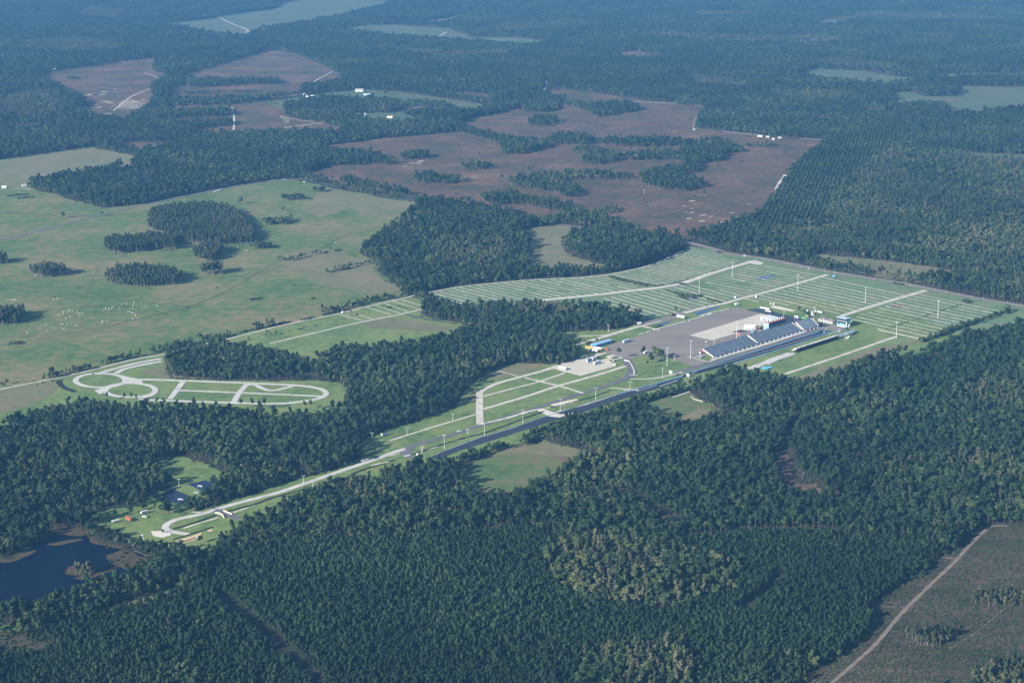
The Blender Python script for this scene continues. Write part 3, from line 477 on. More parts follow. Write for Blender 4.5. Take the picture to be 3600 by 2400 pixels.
def make_tree(kind, seed):
    r = random.Random(seed); CV = []; CF = []; TV = []; TF = []
    def cl(cx, cy, cz, rx, rz, n, size):
        v, f = blob(r, cx, cy, cz, rx*.93, rz*.93); n0 = len(CV); CV.extend(v); CF.extend([tuple(i+n0 for i in g) for g in f]); leaves(r, CV, CF, cx, cy, cz, rx, rz, n, size)
    if kind == 'plant':       # young plantation pine: pointed crown nearly to the ground
        h = 12.5; lean = r.uniform(-.3, .3)
        for k in range(4):
            t = k/3; cl(lean*t+r.uniform(-.6, .6), r.uniform(-.6, .6), 7.8+3.0*t, 2.5*(1-.34*t)*r.uniform(.85, 1.15), 1.2, 15, .75)
        tube_vf(TV, TF, [(0,0,0,.17),(lean*.5,0,6,.12),(lean,0,11.5,.04)])
    elif kind == 'pine':      # tall pine: bare stem and an uneven rounded top
        h = 18; lx, ly = r.uniform(-.8, .8), r.uniform(-.8, .8)
        for k in range(6):
            a = r.uniform(0, 6.3); d = r.uniform(.5, 2.3); z = 11.8+k*.85; q = 1-.06*k
            cl(lx+d*q*math.cos(a), ly+d*q*math.sin(a), z, r.uniform(1.7, 2.4)*q, r.uniform(1.2, 1.6), 15, .85)
            tube_vf(TV, TF, [(lx*.6,ly*.6,z-1.4,.1),(lx+d*q*math.cos(a), ly+d*q*math.sin(a), z,.05)], 4)
        tube_vf(TV, TF, [(0,0,0,.26),(lx*.5,ly*.5,9,.2),(lx,ly,17,.06)], 6)
    elif kind == 'oak':       # broad uneven crown
        for k in range(8):
            a = r.uniform(0, 6.3); d = r.uniform(.8, 2.6) if k else 0; z = r.uniform(6.2, 11.5)
            cl(d*math.cos(a), d*math.sin(a), z, r.uniform(1.7, 2.5), r.uniform(1.4, 2.0), 15, .85)
            tube_vf(TV, TF, [(0,0,4,.16),(d*math.cos(a)*.8, d*math.sin(a)*.8, z-.6,.06)], 4)
        tube_vf(TV, TF, [(0,0,0,.34),(0,0,5,.24),(.2,0,9,.1)], 6)
    elif kind == 'cypress':   # narrow, thin crown over a pale straight stem
        for k in range(5):
            z = 8.4+k*1.75; cl(r.uniform(-.9, .9), r.uniform(-.9, .9), z, r.uniform(1.5, 2.2)*(1-.07*k), r.uniform(1.1, 1.5), 14, .75)
        tube_vf(TV, TF, [(0,0,0,.34),(0,0,2,.22),(0,0,16,.07)], 6)
    elif kind == 'bush':
        for k in range(3): cl(r.uniform(-1, 1), r.uniform(-1, 1), r.uniform(1, 1.9), r.uniform(1.1, 1.7), r.uniform(.9, 1.3), 12, .6)
        tube_vf(TV, TF, [(0,0,0,.1),(0,0,1.2,.05)], 4)
    return CV, CF, TV, TF
protos = bpy.data.collections.new('tree_prototypes'); PRO = {}
SPEC = [('plant','plant','bark',4),('pine','pine','bark',5),('oak','oak','bark',4),('cypress','cypress','greybark',4),('olive','olive','greybark',3),('bush','bush','bark',3)]
idx0 = 0; RANGE = {}
for kind, lm, bm_, n in SPEC:
    RANGE[kind] = (idx0, n)
    for i in range(n):
        CV, CF, TV, TF = make_tree('oak' if kind == 'olive' else kind, 100*idx0+i*7+3)
        if kind == 'olive': CV = [(x*.8, y*.8, z*.9) for x, y, z in CV]; TV = [(x*.8, y*.8, z*.9) for x, y, z in TV]
        nC = len(CF); me = mesh_from('tree_shape', CV+TV, CF+[tuple(j+len(CV) for j in f) for f in TF], [lm, bm_], [0]*nC+[1]*len(TF), smooth=True)
        o = bpy.data.objects.new('tree_shape_%03d' % (idx0+i), me); protos.objects.link(o)
        PRO[(kind, i)] = (mesh_from('crown', CV, CF, lm, smooth=True), mesh_from('trunk', TV, TF, bm_), me)
    idx0 += n
# geometry nodes: one tree of the prototype collection on every point
ng = bpy.data.node_groups.new('scatter_trees', 'GeometryNodeTree')
ng.interface.new_socket('Geometry', in_out='INPUT', socket_type='NodeSocketGeometry'); ng.interface.new_socket('Geometry', in_out='OUTPUT', socket_type='NodeSocketGeometry')
N = ng.nodes; gi = N.new('NodeGroupInput'); go = N.new('NodeGroupOutput'); m2p = N.new('GeometryNodeMeshToPoints'); iop = N.new('GeometryNodeInstanceOnPoints'); ci = N.new('GeometryNodeCollectionInfo')
ci.inputs['Collection'].default_value = protos; ci.inputs['Separate Children'].default_value = True; ci.inputs['Reset Children'].default_value = True
def attr(nm, dt): a = N.new('GeometryNodeInputNamedAttribute'); a.data_type = dt; a.inputs['Name'].default_value = nm; return a.outputs['Attribute']
iop.inputs['Pick Instance'].default_value = True
L_ = ng.links; L_.new(gi.outputs[0], m2p.inputs['Mesh']); L_.new(m2p.outputs[0], iop.inputs['Points']); L_.new(ci.outputs[0], iop.inputs['Instance'])
L_.new(attr('idx', 'INT'), iop.inputs['Instance Index']); L_.new(attr('rot', 'FLOAT_VECTOR'), iop.inputs['Rotation']); L_.new(attr('scl', 'FLOAT_VECTOR'), iop.inputs['Scale']); L_.new(iop.outputs[0], go.inputs[0])
def wood(name, P, idx, rot, scl, label, group=None, cat=None):
    me = bpy.data.meshes.new(name); n = len(P)
    if n == 0: return None
    me.vertices.add(n); co = np.zeros((n, 3), np.float32); co[:, :2] = P; me.vertices.foreach_set('co', co.ravel())
    a = me.attributes.new('idx', 'INT', 'POINT'); a.data.foreach_set('value', idx.astype(np.int32))
    a = me.attributes.new('rot', 'FLOAT_VECTOR', 'POINT'); r = np.zeros((n, 3), np.float32); r[:, 2] = rot; r[:, 0] = rng.normal(0, .03, n); r[:, 1] = rng.normal(0, .03, n); a.data.foreach_set('vector', r.ravel())
    a = me.attributes.new('scl', 'FLOAT_VECTOR', 'POINT'); a.data.foreach_set('vector', scl.astype(np.float32).ravel())
    o = link(bpy.data.objects.new(name, me)); md = o.modifiers.new('scatter', 'NODES'); md.node_group = ng
    tag(o, label, None, group, 'stuff'); return o

# ------------------------------------------------------------------ where trees stand
def inpoly(U, Vv, poly):
    p = np.asarray(poly); lo = p.min(0); hi = p.max(0); sel = (U >= lo[0]) & (U <= hi[0]) & (Vv >= lo[1]) & (Vv <= hi[1]); out = np.zeros(len(U), bool)
    i = np.nonzero(sel)[0]; x = U[i]; y = Vv[i]; c = np.zeros(len(i), bool); n = len(p)
    for a in range(n):
        x1, y1 = p[a]; x2, y2 = p[a-1]
        if y1 == y2: continue
        m = ((y1 > y) != (y2 > y)) & (x < (x2-x1)*(y-y1)/(y2-y1)+x1); c ^= m
    out[i] = c; return out
def projn(P, z=0.0):
    Yc = P[:, 1]*CP-(z-H)*SP; Zc = P[:, 1]*SP+(z-H)*CP
    return 1800+FPX*P[:, 0]/Yc, 1200-FPX*Zc/Yc
OPEN['LAKE'] = LAKE
for i, q in enumerate(MARSHES): OPEN['M%d' % i] = q
OPEN['SANDS'] = PX('c1',(830,545),(1000,520),(1200,560),(1420,505),(1500,515),(1400,605),(1180,625),(900,612)); OPEN['PIT'] = PX('c1',(1200,640),(1350,630),(1500,690),(1460,720),(1330,705),(1240,700))
OPEN['POCKET'] = PX('c1',(620,480),(840,500),(900,560),(760,560),(660,520)); OPEN['CORN'] = PX('F',(1560,545),(1670,575),(1640,590),(1560,575))
KINDREG = [  # (kind, polygon): later ones win
 ('plant', PX('c1',(-100,1900),(-100,1380),(400,1200),(700,1110),(1400,900),(1560,690),(2000,610),(2352,560),'c2',(0,600),(700,560),(1300,520),(1700,640),(1400,700),(1420,860),(1660,1020),(2352,1090),'c3',(0,1050),(380,950),(420,800),(0,690),(0,540),(750,520),(1250,570),(1700,600),(1830,680),(1500,1400),(900,1900))),
 ('plant2', PX('b3',(2700,480),(2352,560),(2000,680),(1500,880),(1250,1000),(1330,1180),(1050,1270),(900,1400),(1000,1568),'c3',(700,200),(900,300),(1400,520),(1250,560),(750,510),(0,520),'c2',(1900,300),(2000,100),'b3',(0,1400),(800,1200),(1200,1060),(1500,880))),
 ('plant2', PX('b3',(1300,1000),(2000,680),(2700,480),(2700,1568),(1500,1568),(1050,1270))),
 ('rows', PX('a3',(870,1010),(1200,930),(1480,880),(1520,1000),(1300,1120),(1080,1300),(960,1568),'b3',(560,60),(400,110),(130,60),'a3',(500,1540),(640,1310),(720,1180),(790,1090))),
 ('hard', PX('a3',(1020,1380),(1200,1200),(1400,1050),(2352,1060),(2500,1568),'b3',(2500,500),(2352,500),(1900,390),(1880,200),(900,170),(700,150),(560,60),'a3',(960,1560))),
 ('hard', PX('c2',(1420,700),(1600,620),(2000,600),(2352,700),'c3',(0,700),(400,800),(380,950),(0,1060),'c2',(2352,1090),(1660,1020),(1420,860))),
 ('hard', PX('c2',(1640,1450),(1760,1350),(2200,1330),(2352,1360),'c3',(80,1450),(100,1900),'c2',(1560,1900))),
 ('hard', PX('c3',(1250,160),(1500,60),(2000,40),(2400,100),(2400,470),(2000,590),(1700,560),(1400,460),(1280,300))),
 ('hard', PX('b3',(1900,1150),(2150,1080),(2400,1150),(2352,1300),(2050,1260))),
 ('hard', PX('b2',(640,80),(1000,60),(1180,160),(1000,330),(760,330),(600,200))), ('hard', PX('b2',(1150,600),(1500,560),(1700,640),(1300,700))), ('hard', PX('c2',(0,60),(400,100),(500,330),(0,400))),
 ('small', PX('b2',(560,1720),(560,1610),(1250,1490),(1410,1425),(2100,1175),(2352,1115),(2352,1190),(2000,1320),(1500,1440),(900,1640))),
 ('small', PX('c1',(600,470),(840,470),(1240,640),(1260,760),(1120,760),(840,650),(600,560))),
 ('dense', PX('F',(784,90),(1260,110),(1840,180),(1800,300),(1600,235),(1270,200),(1100,235),(800,205),(650,100))),
 ('hardfar', PX('a2',(950,215),(1100,170),(1400,160),(1800,150),(1780,180),(1500,210),(1200,235))), ('hardfar', PX('a3',(0,245),(500,255),(1000,260),(1300,290),(1200,310),(500,305),(0,290))), ('hardfar', PX('a3',(880,180),(1000,130),(1400,100),(1300,130),(1050,190))),
 ('hardfar', PX('a1',(0,680),(300,620),(460,720),(420,800),(200,830),(0,800))), ('hardfar', PX('a3',(1200,760),(1500,760),(1500,800),(1250,790))),
 ('hardfar', PX('a3',(0,95),(300,90),(620,115),(400,130),(100,125))), ('hardfar', PX('a3',(1050,130),(1300,90),(2000,110),(2300,150),(1800,150),(1300,140))), ('hardfar', PX('a3',(900,430),(1100,410),(1500,460),(1400,500),(1000,470))), ('hardfar', PX('a2',(200,330),(700,370),(1200,350),(1100,400),(700,420))), ('hardfar', PX('a1',(100,300),(500,260),(900,330),(600,380),(200,370))), ('hardfar', PX('a1',(600,60),(900,80),(800,150),(500,120))), ('hardfar', PX('a3',(1500,240),(1900,250),(1850,290),(1500,270))), ('hardfar', PX('a3',(600,620),(1100,640),(1300,700),(800,700),(560,670))), ('hardfar', PX('a3',(0,520),(400,560),(500,620),(100,600))),
 ('hardfar', PX('a2',(2050,230),(2352,235),(2352,280),(2100,275))),
]
ISL = [  # woods that stand on the open fields
 ('cyp', 'F',[(345,497),(400,482),(480,480),(540,490),(562,522),(588,546),(580,560),(500,564),(420,558),(400,550),(340,530)]), ('cyp','F',[(240,567),(260,558),(330,553),(410,553),(402,575),(370,572),(330,580),(262,585),(245,578)]), ('cyp','F',[(447,582),(480,571),(512,576),(500,598),(465,603),(447,596)]),
 ('cyp','F',[(240,642),(270,631),(340,629),(400,634),(420,646),(400,655),(330,661),(270,656),(245,650)]), ('cyp','F',[(67,632),(100,623),(152,627),(146,635),(100,640),(72,638)]), ('cyp','F',[(462,628),(510,622),(512,631),(466,634)]), ('cyp','F',[(-40,732),(0,722),(55,723),(62,736),(40,745),(0,748),(-40,748)]),
 ('oakc','F',[(577,569),(600,565),(626,566),(618,573),(585,574)]), ('cyp','F',[(-50,600),(15,599),(17,607),(-50,612)]), ('oakc','F',[(645,458),(697,453),(698,460),(650,461)]), ('oakc','F',[(703,441),(748,437),(745,443)]), ('oakc','F',[(600,511),(670,506),(672,516),(610,518)]),
 ('sc','a2',[(1280,850),(1350,830),(1480,830),(1500,850),(1400,872),(1300,872)]), ('sc','a2',[(1240,740),(1480,720),(1500,760),(1350,778),(1250,770)]), ('sc','a2',[(1500,722),(1700,735),(1960,720),(2080,760),(2000,775),(1880,790),(1900,800),(1740,812),(1700,790),(1600,750)]),
 ('sc','a2',[(1420,975),(1500,955),(1680,955),(1760,980),(1700,998),(1600,1000),(1450,1000)]), ('sc','a2',[(1760,985),(2100,975),(2352,985),(2352,1010),(2000,1015),(1880,1005)]), ('sc','a2',[(1580,1060),(1700,1040),(1820,1060),(1920,1090),(1900,1120),(1750,1142),(1650,1130),(1690,1080)]),
 ('sc','a2',[(1930,1095),(2100,1065),(2352,1070),(2352,1110),(2250,1100),(2000,1110)]), ('sc','a2',[(2050,1230),(2150,1190),(2352,1180),(2352,1320),(2200,1310),(2080,1280)]), ('sc','a3',[(0,1010),(200,980),(380,1020),(400,1050),(280,1070),(280,1110),(130,1130),(100,1190),(0,1190)]), ('sc','a3',[(0,1240),(80,1260),(160,1290),(80,1310),(0,1325)]),
 ('sc','a2',[(800,920),(1000,930),(1200,980),(1400,990),(1440,1020),(1250,1065),(1110,1065),(1080,1000),(950,950)]), ('sc','a2',[(400,1085),(600,1075),(620,1095),(420,1102)]), ('sc','a2',[(-20,1090),(120,1080),(220,1100),(380,1135),(330,1142),(200,1130),(-20,1145)]), ('sc','a2',[(820,1160),(1000,1145),(1050,1160),(980,1172),(830,1170)]),
 ('sc','a2',[(500,1240),(620,1215),(820,1240),(840,1262),(760,1270),(520,1265)]), ('sc','a2',[(1110,1260),(1300,1240),(1550,1210),(2010,1225),(2010,1240),(1560,1240),(1500,1265),(1640,1320),(1650,1355),(1550,1370),(1450,1330),(1200,1290)]), ('sc','a2',[(960,1360),(1200,1370),(1400,1400),(1560,1420),(1660,1470),(1550,1488),(1450,1460),(1200,1410),(1000,1420)]),
 ('scs','a2',[(1710,1460),(1850,1430),(1960,1455),(1850,1480),(1720,1480)]), ('scs','a2',[(-20,1285),(250,1330),(480,1375),(440,1385),(200,1345),(-20,1302)]), ('scs','a3',[(400,1000),(650,990),(700,1005),(600,1018),(430,1018)]), ('scs','a1',[(460,540),(540,535),(545,548),(460,550)]),
 ('sc','a1',[(1300,565),(1600,562),(1900,562),(1950,580),(1750,585),(1300,608)]), ('scs','a1',[(1250,645),(1700,632),(2050,645),(1700,642),(1280,655)]), ('sc','a1',[(1150,705),(1600,690),(2050,668),(1750,702),(1600,722),(1200,735)]), ('sc','a1',[(1040,790),(1400,770),(1630,775),(1620,800),(1300,812),(1080,830)]), ('sc','a1',[(1060,862),(1600,845),(1625,865),(1450,880),(1300,905),(1060,900)]),
 ('sc','k4',[(0,225),(70,200),(400,150),(700,165),(900,170),(1220,185),(1230,260),(1100,290),(900,290),(740,300),(640,340),(400,385),(200,370),(0,345)]), ('sc','k4',[(1240,215),(1400,190),(1500,200),(1760,235),(1740,245),(1540,255)]), ('sc','k4',[(1240,320),(1300,300),(1500,290),(1860,295),(1960,305),(1950,340),(1500,370),(1240,330)]), ('sc','k4',[(1010,105),(1070,97),(1082,108)]),
 ('sc','a1',[(1010,168),(1200,133),(1480,112),(1490,125),(1200,157)]), ('sc','a1',[(1500,88),(1850,52),(1950,38),(1870,62),(1550,98)]), ('sc','a3',[(1510,752),(1650,722),(1800,740),(1840,757),(1700,770)]), ('sc','a2',[(180,75),(500,80),(740,125),(500,150),(200,120)]),
 ('ol','c3',[(1970,1000),(2050,960),(2250,980),(2400,990),(2400,1040),(2200,1046),(2000,1030)]), ('ol','c3',[(1530,1250),(1650,1235),(1850,1250),(1860,1290),(1750,1328),(1600,1310)]), ('ol','c3',[(1940,1640),(2000,1530),(2150,1460),(2420,1440),(2420,1750),(1940,1750)]), ('ol','c3',[(1480,1660),(1700,1600),(1820,1640),(1820,1750),(1480,1750)]),
 ('ol','c1',[(480,820),(560,795),(650,800),(640,825),(560,832),(500,830)]), ('pn','c1',[(1080,360),(1140,345),(1190,400),(1120,418)]), ('pn','c1',[(1260,360),(1330,330),(1360,370),(1300,395)]), ('bsh','b3',[(860,240),(1100,300),(1160,340),(1000,310)]), ('bsh','b3',[(1440,360),(1560,380),(1500,400),(1400,370)]), ('bsh','b3',[(1250,290),(1330,300),(1310,330),(1240,320)]),
 ('bsh','k5',[(130,620),(300,665),(500,700),(660,700),(640,720),(400,760),(380,730)]), ('bsh','k5',[(700,740),(930,795),(880,805),(720,760)]), ('bsh','k5',[(0,555),(190,568),(150,580),(0,578)]), ('bsh','b2',[(1835,335),(2000,370),(2170,402),(2100,410),(1900,365)]), ('bsh','d2',[(1490,205),(1640,180),(1640,195),(1560,215)]), ('bsh','b3',[(1930,500),(2010,510),(1990,525),(1930,520)]),
 ('bsh','k1',[(2040,440),(2200,440),(2160,480),(2060,470)]), ('bsh','d4',[(680,330),(900,380),(1050,420),(1000,520),(880,520),(760,420)]),
]
HEDGES = [
 ('small', 13, PX('b2',(790,1622),(1100,1520),(1400,1425),(1700,1315),(2000,1222),(2350,1118))),  # (kind, width, points)
 ('small', 9, PX('b1',(275,1052),(420,1020),(560,985),(640,968))), ('small', 8, PX('b1',(690,948),(860,905),(975,885))), ('small', 12, PX('b1',(1040,868),(1180,835),(1330,800))), ('small', 10, PX('b1',(1380,790),(1490,768),(1580,750))), ('bushl', 5, PX('b1',(1580,745),(1720,712),(2000,652))), ('small', 7, PX('b1',(1720,708),(1800,692),(1880,678))),
 ('bushl', 6, PX('b1',(2080,640),(2200,612),(2352,580))), ('small', 10, PX('b1',(2150,618),(2352,572),'b2',(150,522),(270,502))), ('small', 13, PX('b2',(280,500),(440,470),(500,445))), ('bushl', 6, PX('b2',(500,440),(700,410),(1000,375),(1270,345))), ('small', 9, PX('b2',(1280,340),(1600,325),(1900,292),(2050,265),(2200,215))),
 ('oakl', 9, PX('b1',(1910,225),(2000,232),(2110,205))), ('oakl', 7, PX('b1',(2160,188),(2230,178))), ('bushl', 5, PX('b1',(2230,178),(2352,158))), ('oakl', 8, PX('b2',(-60,300),(60,282),(160,258),(250,238))), ('bushl', 5, PX('b2',(-100,310),(0,292),(120,270))),
 ('bushl', 6, PX('b3',(2250,575),(2100,618),(1900,695),(1700,765),(1640,790))), ('oakl', 9, PX('b3',(2230,590),(2080,640),(1880,705),(1640,795))),
 ('bushs', 1, PX('k5',(220,545),(700,405),(1200,255))), ('bushs', 1, PX('b3',(1400,700),(1700,600),(1920,530))), ('oakl', 12, PX('F',(85,425),(160,440),(240,460))), ('bushl', 7, PX('a1',(50,1352),(190,1340))), ('bushl', 6, PX('a1',(120,1368),(230,1360))), ('sc', 14, PX('a1',(650,1200),(760,1180),(860,1150))),
 ('bushl', 10, PX('b1',(60,805),(160,795))), ('bushl', 8, PX('b1',(1720,500),(1800,490))), ('sc', 25, PX('F',(785,420),(870,436),(930,450)))]
CUTS = [(15, PX('c1',(1500,985),(1700,1130),(1950,1350),(2200,1600))), (13, PX('c3',(0,575),(300,545),(600,535),(780,528),(1000,545),(1240,590))), (20, PX('c2',(1740,228),(1900,270),(2050,340),(2300,490))), (24, PX('c3',(690,0),(720,120),(770,230))), (12, PX('b3',(1000,1240),(1400,1060),(1900,850))),
 (11, PX('b3',(1070,1080),(1400,960),(1700,880))), (8, PX('a1',(0,1095),(330,1055),(640,1012))), (12, PX('c3',(400,1080),(660,900),(660,840))), (11, PX('b3',(680,1568),(760,1400),(800,1300))), (8, PX('a2',(1500,600),(1420,520),(1600,470),(1850,400)))]
EXTRA_CLEAR = list(CUTS)
for wd, q in CUTS[2:4]+CUTS[1:2]: road('firebreak', q, wd*.5, 'redsoil', .3, smooth=True, jit=.5)
clear = []
for o in list(sc.collection.objects):
    if o.get('kind') == 'structure' and o.name.split('.')[0] in ('highway','country_road','service_road','access_road','concrete_road','perimeter_road','avenue','field_road','circuit','kerb_strip','pit_road','walkway','drag_strip','bridge_road','path','junction') and len(o.data.polygons) and len(o.data.vertices) == 2*(len(o.data.polygons)+1):
        co = np.array([v.co[:2] for v in o.data.vertices]); mid = (co[0::2]+co[1::2])/2; wd = np.linalg.norm(co[0]-co[1]); clear.append((wd/2+4.0, mid))
for wd, q in CUTS: clear.append((wd/2, np.array([gnd(u, v) for u, v in q])))
def near_line(P, mid, d):
    out = np.zeros(len(P), bool); lo = mid.min(0)-d; hi = mid.max(0)+d; i = np.nonzero((P[:, 0] > lo[0]) & (P[:, 0] < hi[0]) & (P[:, 1] > lo[1]) & (P[:, 1] < hi[1]))[0]
    if len(i) == 0: return out
    Q = P[i]; c = np.zeros(len(i), bool)
    for a, b in zip(mid[:-1], mid[1:]):
        ab = b-a; L = (ab**2).sum() or 1; t = np.clip(((Q-a)@ab)/L, 0, 1); c |= (((Q-(a+t[:, None]*ab))**2).sum(1) < d*d)
    out[i] = c; return out
def fnoise(P, s, seed):
    """cheap smooth value noise over the ground"""
    g = np.random.default_rng(seed).random((256, 256)); x = P[:, 0]/s+1000; y = P[:, 1]/s+1000; xi = np.floor(x).astype(int); yi = np.floor(y).astype(int); fx = x-xi; fy = y-yi; fx = fx*fx*(3-2*fx); fy = fy*fy*(3-2*fy)
    a = g[xi % 256, yi % 256]; b = g[(xi+1) % 256, yi % 256]; c = g[xi % 256, (yi+1) % 256]; d = g[(xi+1) % 256, (yi+1) % 256]; return (a*(1-fx)+b*fx)*(1-fy)+(c*(1-fx)+d*fx)*fy
def grid(x0, x1, y0, y1, sx, sy, ang, jit):
    cx, cy = (x0+x1)/2, (y0+y1)/2; R_ = math.hypot(x1-x0, y1-y0)/2; nx = int(2*R_/sx); ny = int(2*R_/sy)
    A, B = np.meshgrid((np.arange(nx)-nx/2)*sx, (np.arange(ny)-ny/2)*sy); A = A.ravel(); B = B.ravel(); n = len(A); A = A+rng.normal(0, jit*sx, n); B = B+rng.normal(0, jit*sy, n)
    X = cx+A*math.cos(ang)-B*math.sin(ang); Y = cy+A*math.sin(ang)+B*math.cos(ang); k = (X > x0) & (X < x1) & (Y > y0) & (Y < y1); return np.stack([X[k], Y[k]], 1)
OPENL = list(OPEN.values())
DEF = {  # kind region -> (spacing across, along, jitter, row angle, [(proto, weight)], height scale, spread)
 'plant': (3.2, 3.05, .27, 38, [('plant', .9), ('pine', .1)], (.70, .13), .80), 'plant2': (4.9, 4.5, .28, 20, [('plant', .62), ('pine', .38)], (.90, .15), 1.02), 'rows': (8.6, 4.0, .12, -13, [('pine', 1)], (.80, .09), 1.22),
 'mixed': (5.6, 5.4, .34, 15, [('pine', .56), ('oak', .32), ('plant', .08), ('cypress', .04)], (.86, .18), 1.04), 'hard': (6.0, 5.8, .33, 15, [('cypress', .36), ('oak', .38), ('olive', .08), ('pine', .18)], (.93, .16), 1.12),
 'small': (5.2, 5.0, .35, 15, [('oak', .6), ('pine', .3), ('bush', .1)], (.58, .14), 1.0), 'dense': (7.4, 7.2, .3, 30, [('plant', .45), ('pine', .55)], (1.0, .12), 1.35), 'hardfar': (8, 8, .3, 30, [('cypress', .4), ('olive', .6)], (.8, .15), 1.3),
 'far': (9.2, 9.0, .3, 25, [('pine', .7), ('oak', .3)], (.95, .18), 1.45)}
FAR_Y = 5200.0
def trapezoid(y): return (y*1.02+40)*.385+90
def keep_view(P, z=14.):
    u, v = projn(P); return (u > -680) & (u < 4280) & (v < 2900) & (v > -150)
def attrs(P, kind, weights, hs, spread):
    n = len(P); names = [a for a, _ in weights]; wts = np.array([b for _, b in weights], float); wts /= wts.sum()
    nz = fnoise(P, 55, 5)*.6+fnoise(P, 17, 6)*.4; q = np.clip(rng.random(n)*.55+nz*.45*1.9-.2, 0, .9999); order = np.cumsum(wts)
    which = np.searchsorted(order, q); which = np.clip(which, 0, len(names)-1); idx = np.zeros(n, int)
    for i, nm in enumerate(names):
        s = which == i; a, c = RANGE[nm]; idx[s] = a+rng.integers(0, c, s.sum())
    hgt = np.clip(rng.normal(hs[0], hs[1], n)*(.86+.28*fnoise(P, 40, 9)), .4, 1.6); wd = hgt*rng.uniform(.88, 1.15, n)*spread
    return idx, rng.uniform(0, 6.283, n), np.stack([wd, wd, hgt], 1)
LOGS = []
NEAR_INDIV = []
def region_points(kind):
    sx, sy, jit, ang, wts, hs, spread = DEF[kind]
    far = kind in ('far', 'dense', 'hardfar')
    if kind == 'far': y0, y1 = FAR_Y, 9900
    elif kind in ('plant',): y0, y1 = 1130, 2400
    elif kind in ('plant2','rows','small','hard'): y0, y1 = 1130, 5200
    elif kind in ('dense','hardfar'): y0, y1 = 3300, 9600
    else: y0, y1 = 1130, FAR_Y
    P = grid(-trapezoid(y1), trapezoid(y1), y0, y1, sx, sy, math.radians(ang), jit); P = P[keep_view(P)]
    u, v = projn(P); reg = np.zeros(len(P), int)-1
    for i, (k_, poly) in enumerate(KINDREG): reg[inpoly(u, v, poly)] = i
    kinds = np.array([k_ for k_, _ in KINDREG]+['default']); kn = kinds[reg]
    ok = (kn == kind) if kind not in ('mixed', 'far') else (kn == 'default')
    P = P[ok]; u = u[ok]; v = v[ok]
    bad = np.zeros(len(P), bool)
    ju = u+rng.normal(0, 3.0, len(u)); jv = v+rng.normal(0, 1.0, len(v))
    for poly in OPENL: bad |= inpoly(ju, jv, poly)
    P = P[~bad]
    bad = np.zeros(len(P), bool)
    for d, mid in clear: bad |= near_line(P, mid, d)
    P = P[~bad]
    if far: P = P[fnoise(P, 70, 16)*.55+fnoise(P, 190, 17)*.25+fnoise(P, 25, 18)*.2 > .27]
    if kind in ('mixed', 'hard', 'small', 'far'): P = P[(fnoise(P, 30, 11)*.6+fnoise(P, 11, 12)*.4) > (.26 if kind == 'mixed' else .2)]
    if kind in ('plant', 'plant2'): P = P[(fnoise(P, 24, 14)*.5+fnoise(P, 7, 15)*.5) > .20]
    return P
NAMES = {'plant': ('pine_plantation', 'dark young pine plantation along the bottom of the picture'), 'plant2': ('pine_plantation', 'older pine plantation at the right'), 'rows': ('pine_rows', 'pines planted in straight rows beyond the highway'), 'mixed': ('mixed_forest', 'mixed pine and hardwood forest round the strip'),
 'hard': ('hardwood_forest', 'greyish hardwood and cypress swamp forest'), 'small': ('thicket', 'low thicket south of the strip and by the lake'), 'dense': ('pine_plantation', 'far dense pine plantation'), 'hardfar': ('hardwood_forest', 'far pale swamp forest'), 'far': ('distant_forest', 'distant forest fading into blue haze')}
for kind in DEF:
    P = region_points(kind); sx, sy, jit, ang, wts, hs, spread = DEF[kind]; idx, rot, scl = attrs(P, kind, wts, hs, spread)
    if kind == 'mixed' or kind == 'hard':   # larger crowns where each stands for more wood
        f = np.clip((P[:, 1]-2500)/3000, 0, 1)*.22+1; scl[:, 0] *= f; scl[:, 1] *= f
    if kind == 'plant':
        u, v = projn(P, 6.); infr = (u > 15) & (u < 3585) & (v < 2395) & (v > 1700); d = np.where(infr, P[:, 1]+.25*np.abs(P[:, 0]), 1e9); near = np.argsort(d)[:300]
        for i in near: NEAR_INDIV.append((P[i], int(idx[i]), float(rot[i]), scl[i]))
        m = np.ones(len(P), bool); m[near] = False; P, idx, rot, scl = P[m], idx[m], rot[m], scl[m]
    wood(NAMES[kind][0], P, idx, rot, scl, NAMES[kind][1]); LOGS.append((kind, len(P)))
# forest margins beyond the frame, for a step to the side, are covered by keep_view's border
IK = {'cyp': (4.6, [('cypress', .75), ('oak', .25)], (1.0, .1), 1.0), 'oakc': (6, [('oak', 1)], (.8, .12), 1.0), 'sc': (6.4, [('cypress', .4), ('pine', .25), ('oak', .35)], (.86, .16), 1.2), 'scs': (7, [('oak', .5), ('olive', .3), ('bush', .2)], (.55, .12), 1.15),
      'ol': (4.4, [('olive', .7), ('cypress', .3)], (.85, .13), .95), 'pn': (5.5, [('oak', .6), ('pine', .4)], (.8, .15), 1.1), 'bsh': (3.4, [('bush', 1)], (.8, .25), 1.1), 'small': (4.6, [('oak', .7), ('pine', .3)], (.55, .13), 1.0), 'bushl': (2.7, [('bush', 1)], (.75, .25), 1.1), 'bushs': (3.2, [('bush', 1)], (.35, .15), 1.0), 'oakl': (6.5, [('oak', 1)], (.62, .12), 1.0)}
IL = {'cyp': ('cypress_grove', 'grove of grey-green cypress standing in the open pasture'), 'oakc': ('oak_grove', 'small grove in the open pasture'), 'sc': ('tree_grove', 'grove left standing in the cleared land'), 'scs': ('tree_grove', 'low sparse grove in the cleared land'), 'ol': ('cypress_grove', 'yellowish cypress grove'), 'pn': ('tree_grove', 'trees by the pond'), 'bsh': ('shrub_patch', 'patch of shrubs')}
ISLP = []
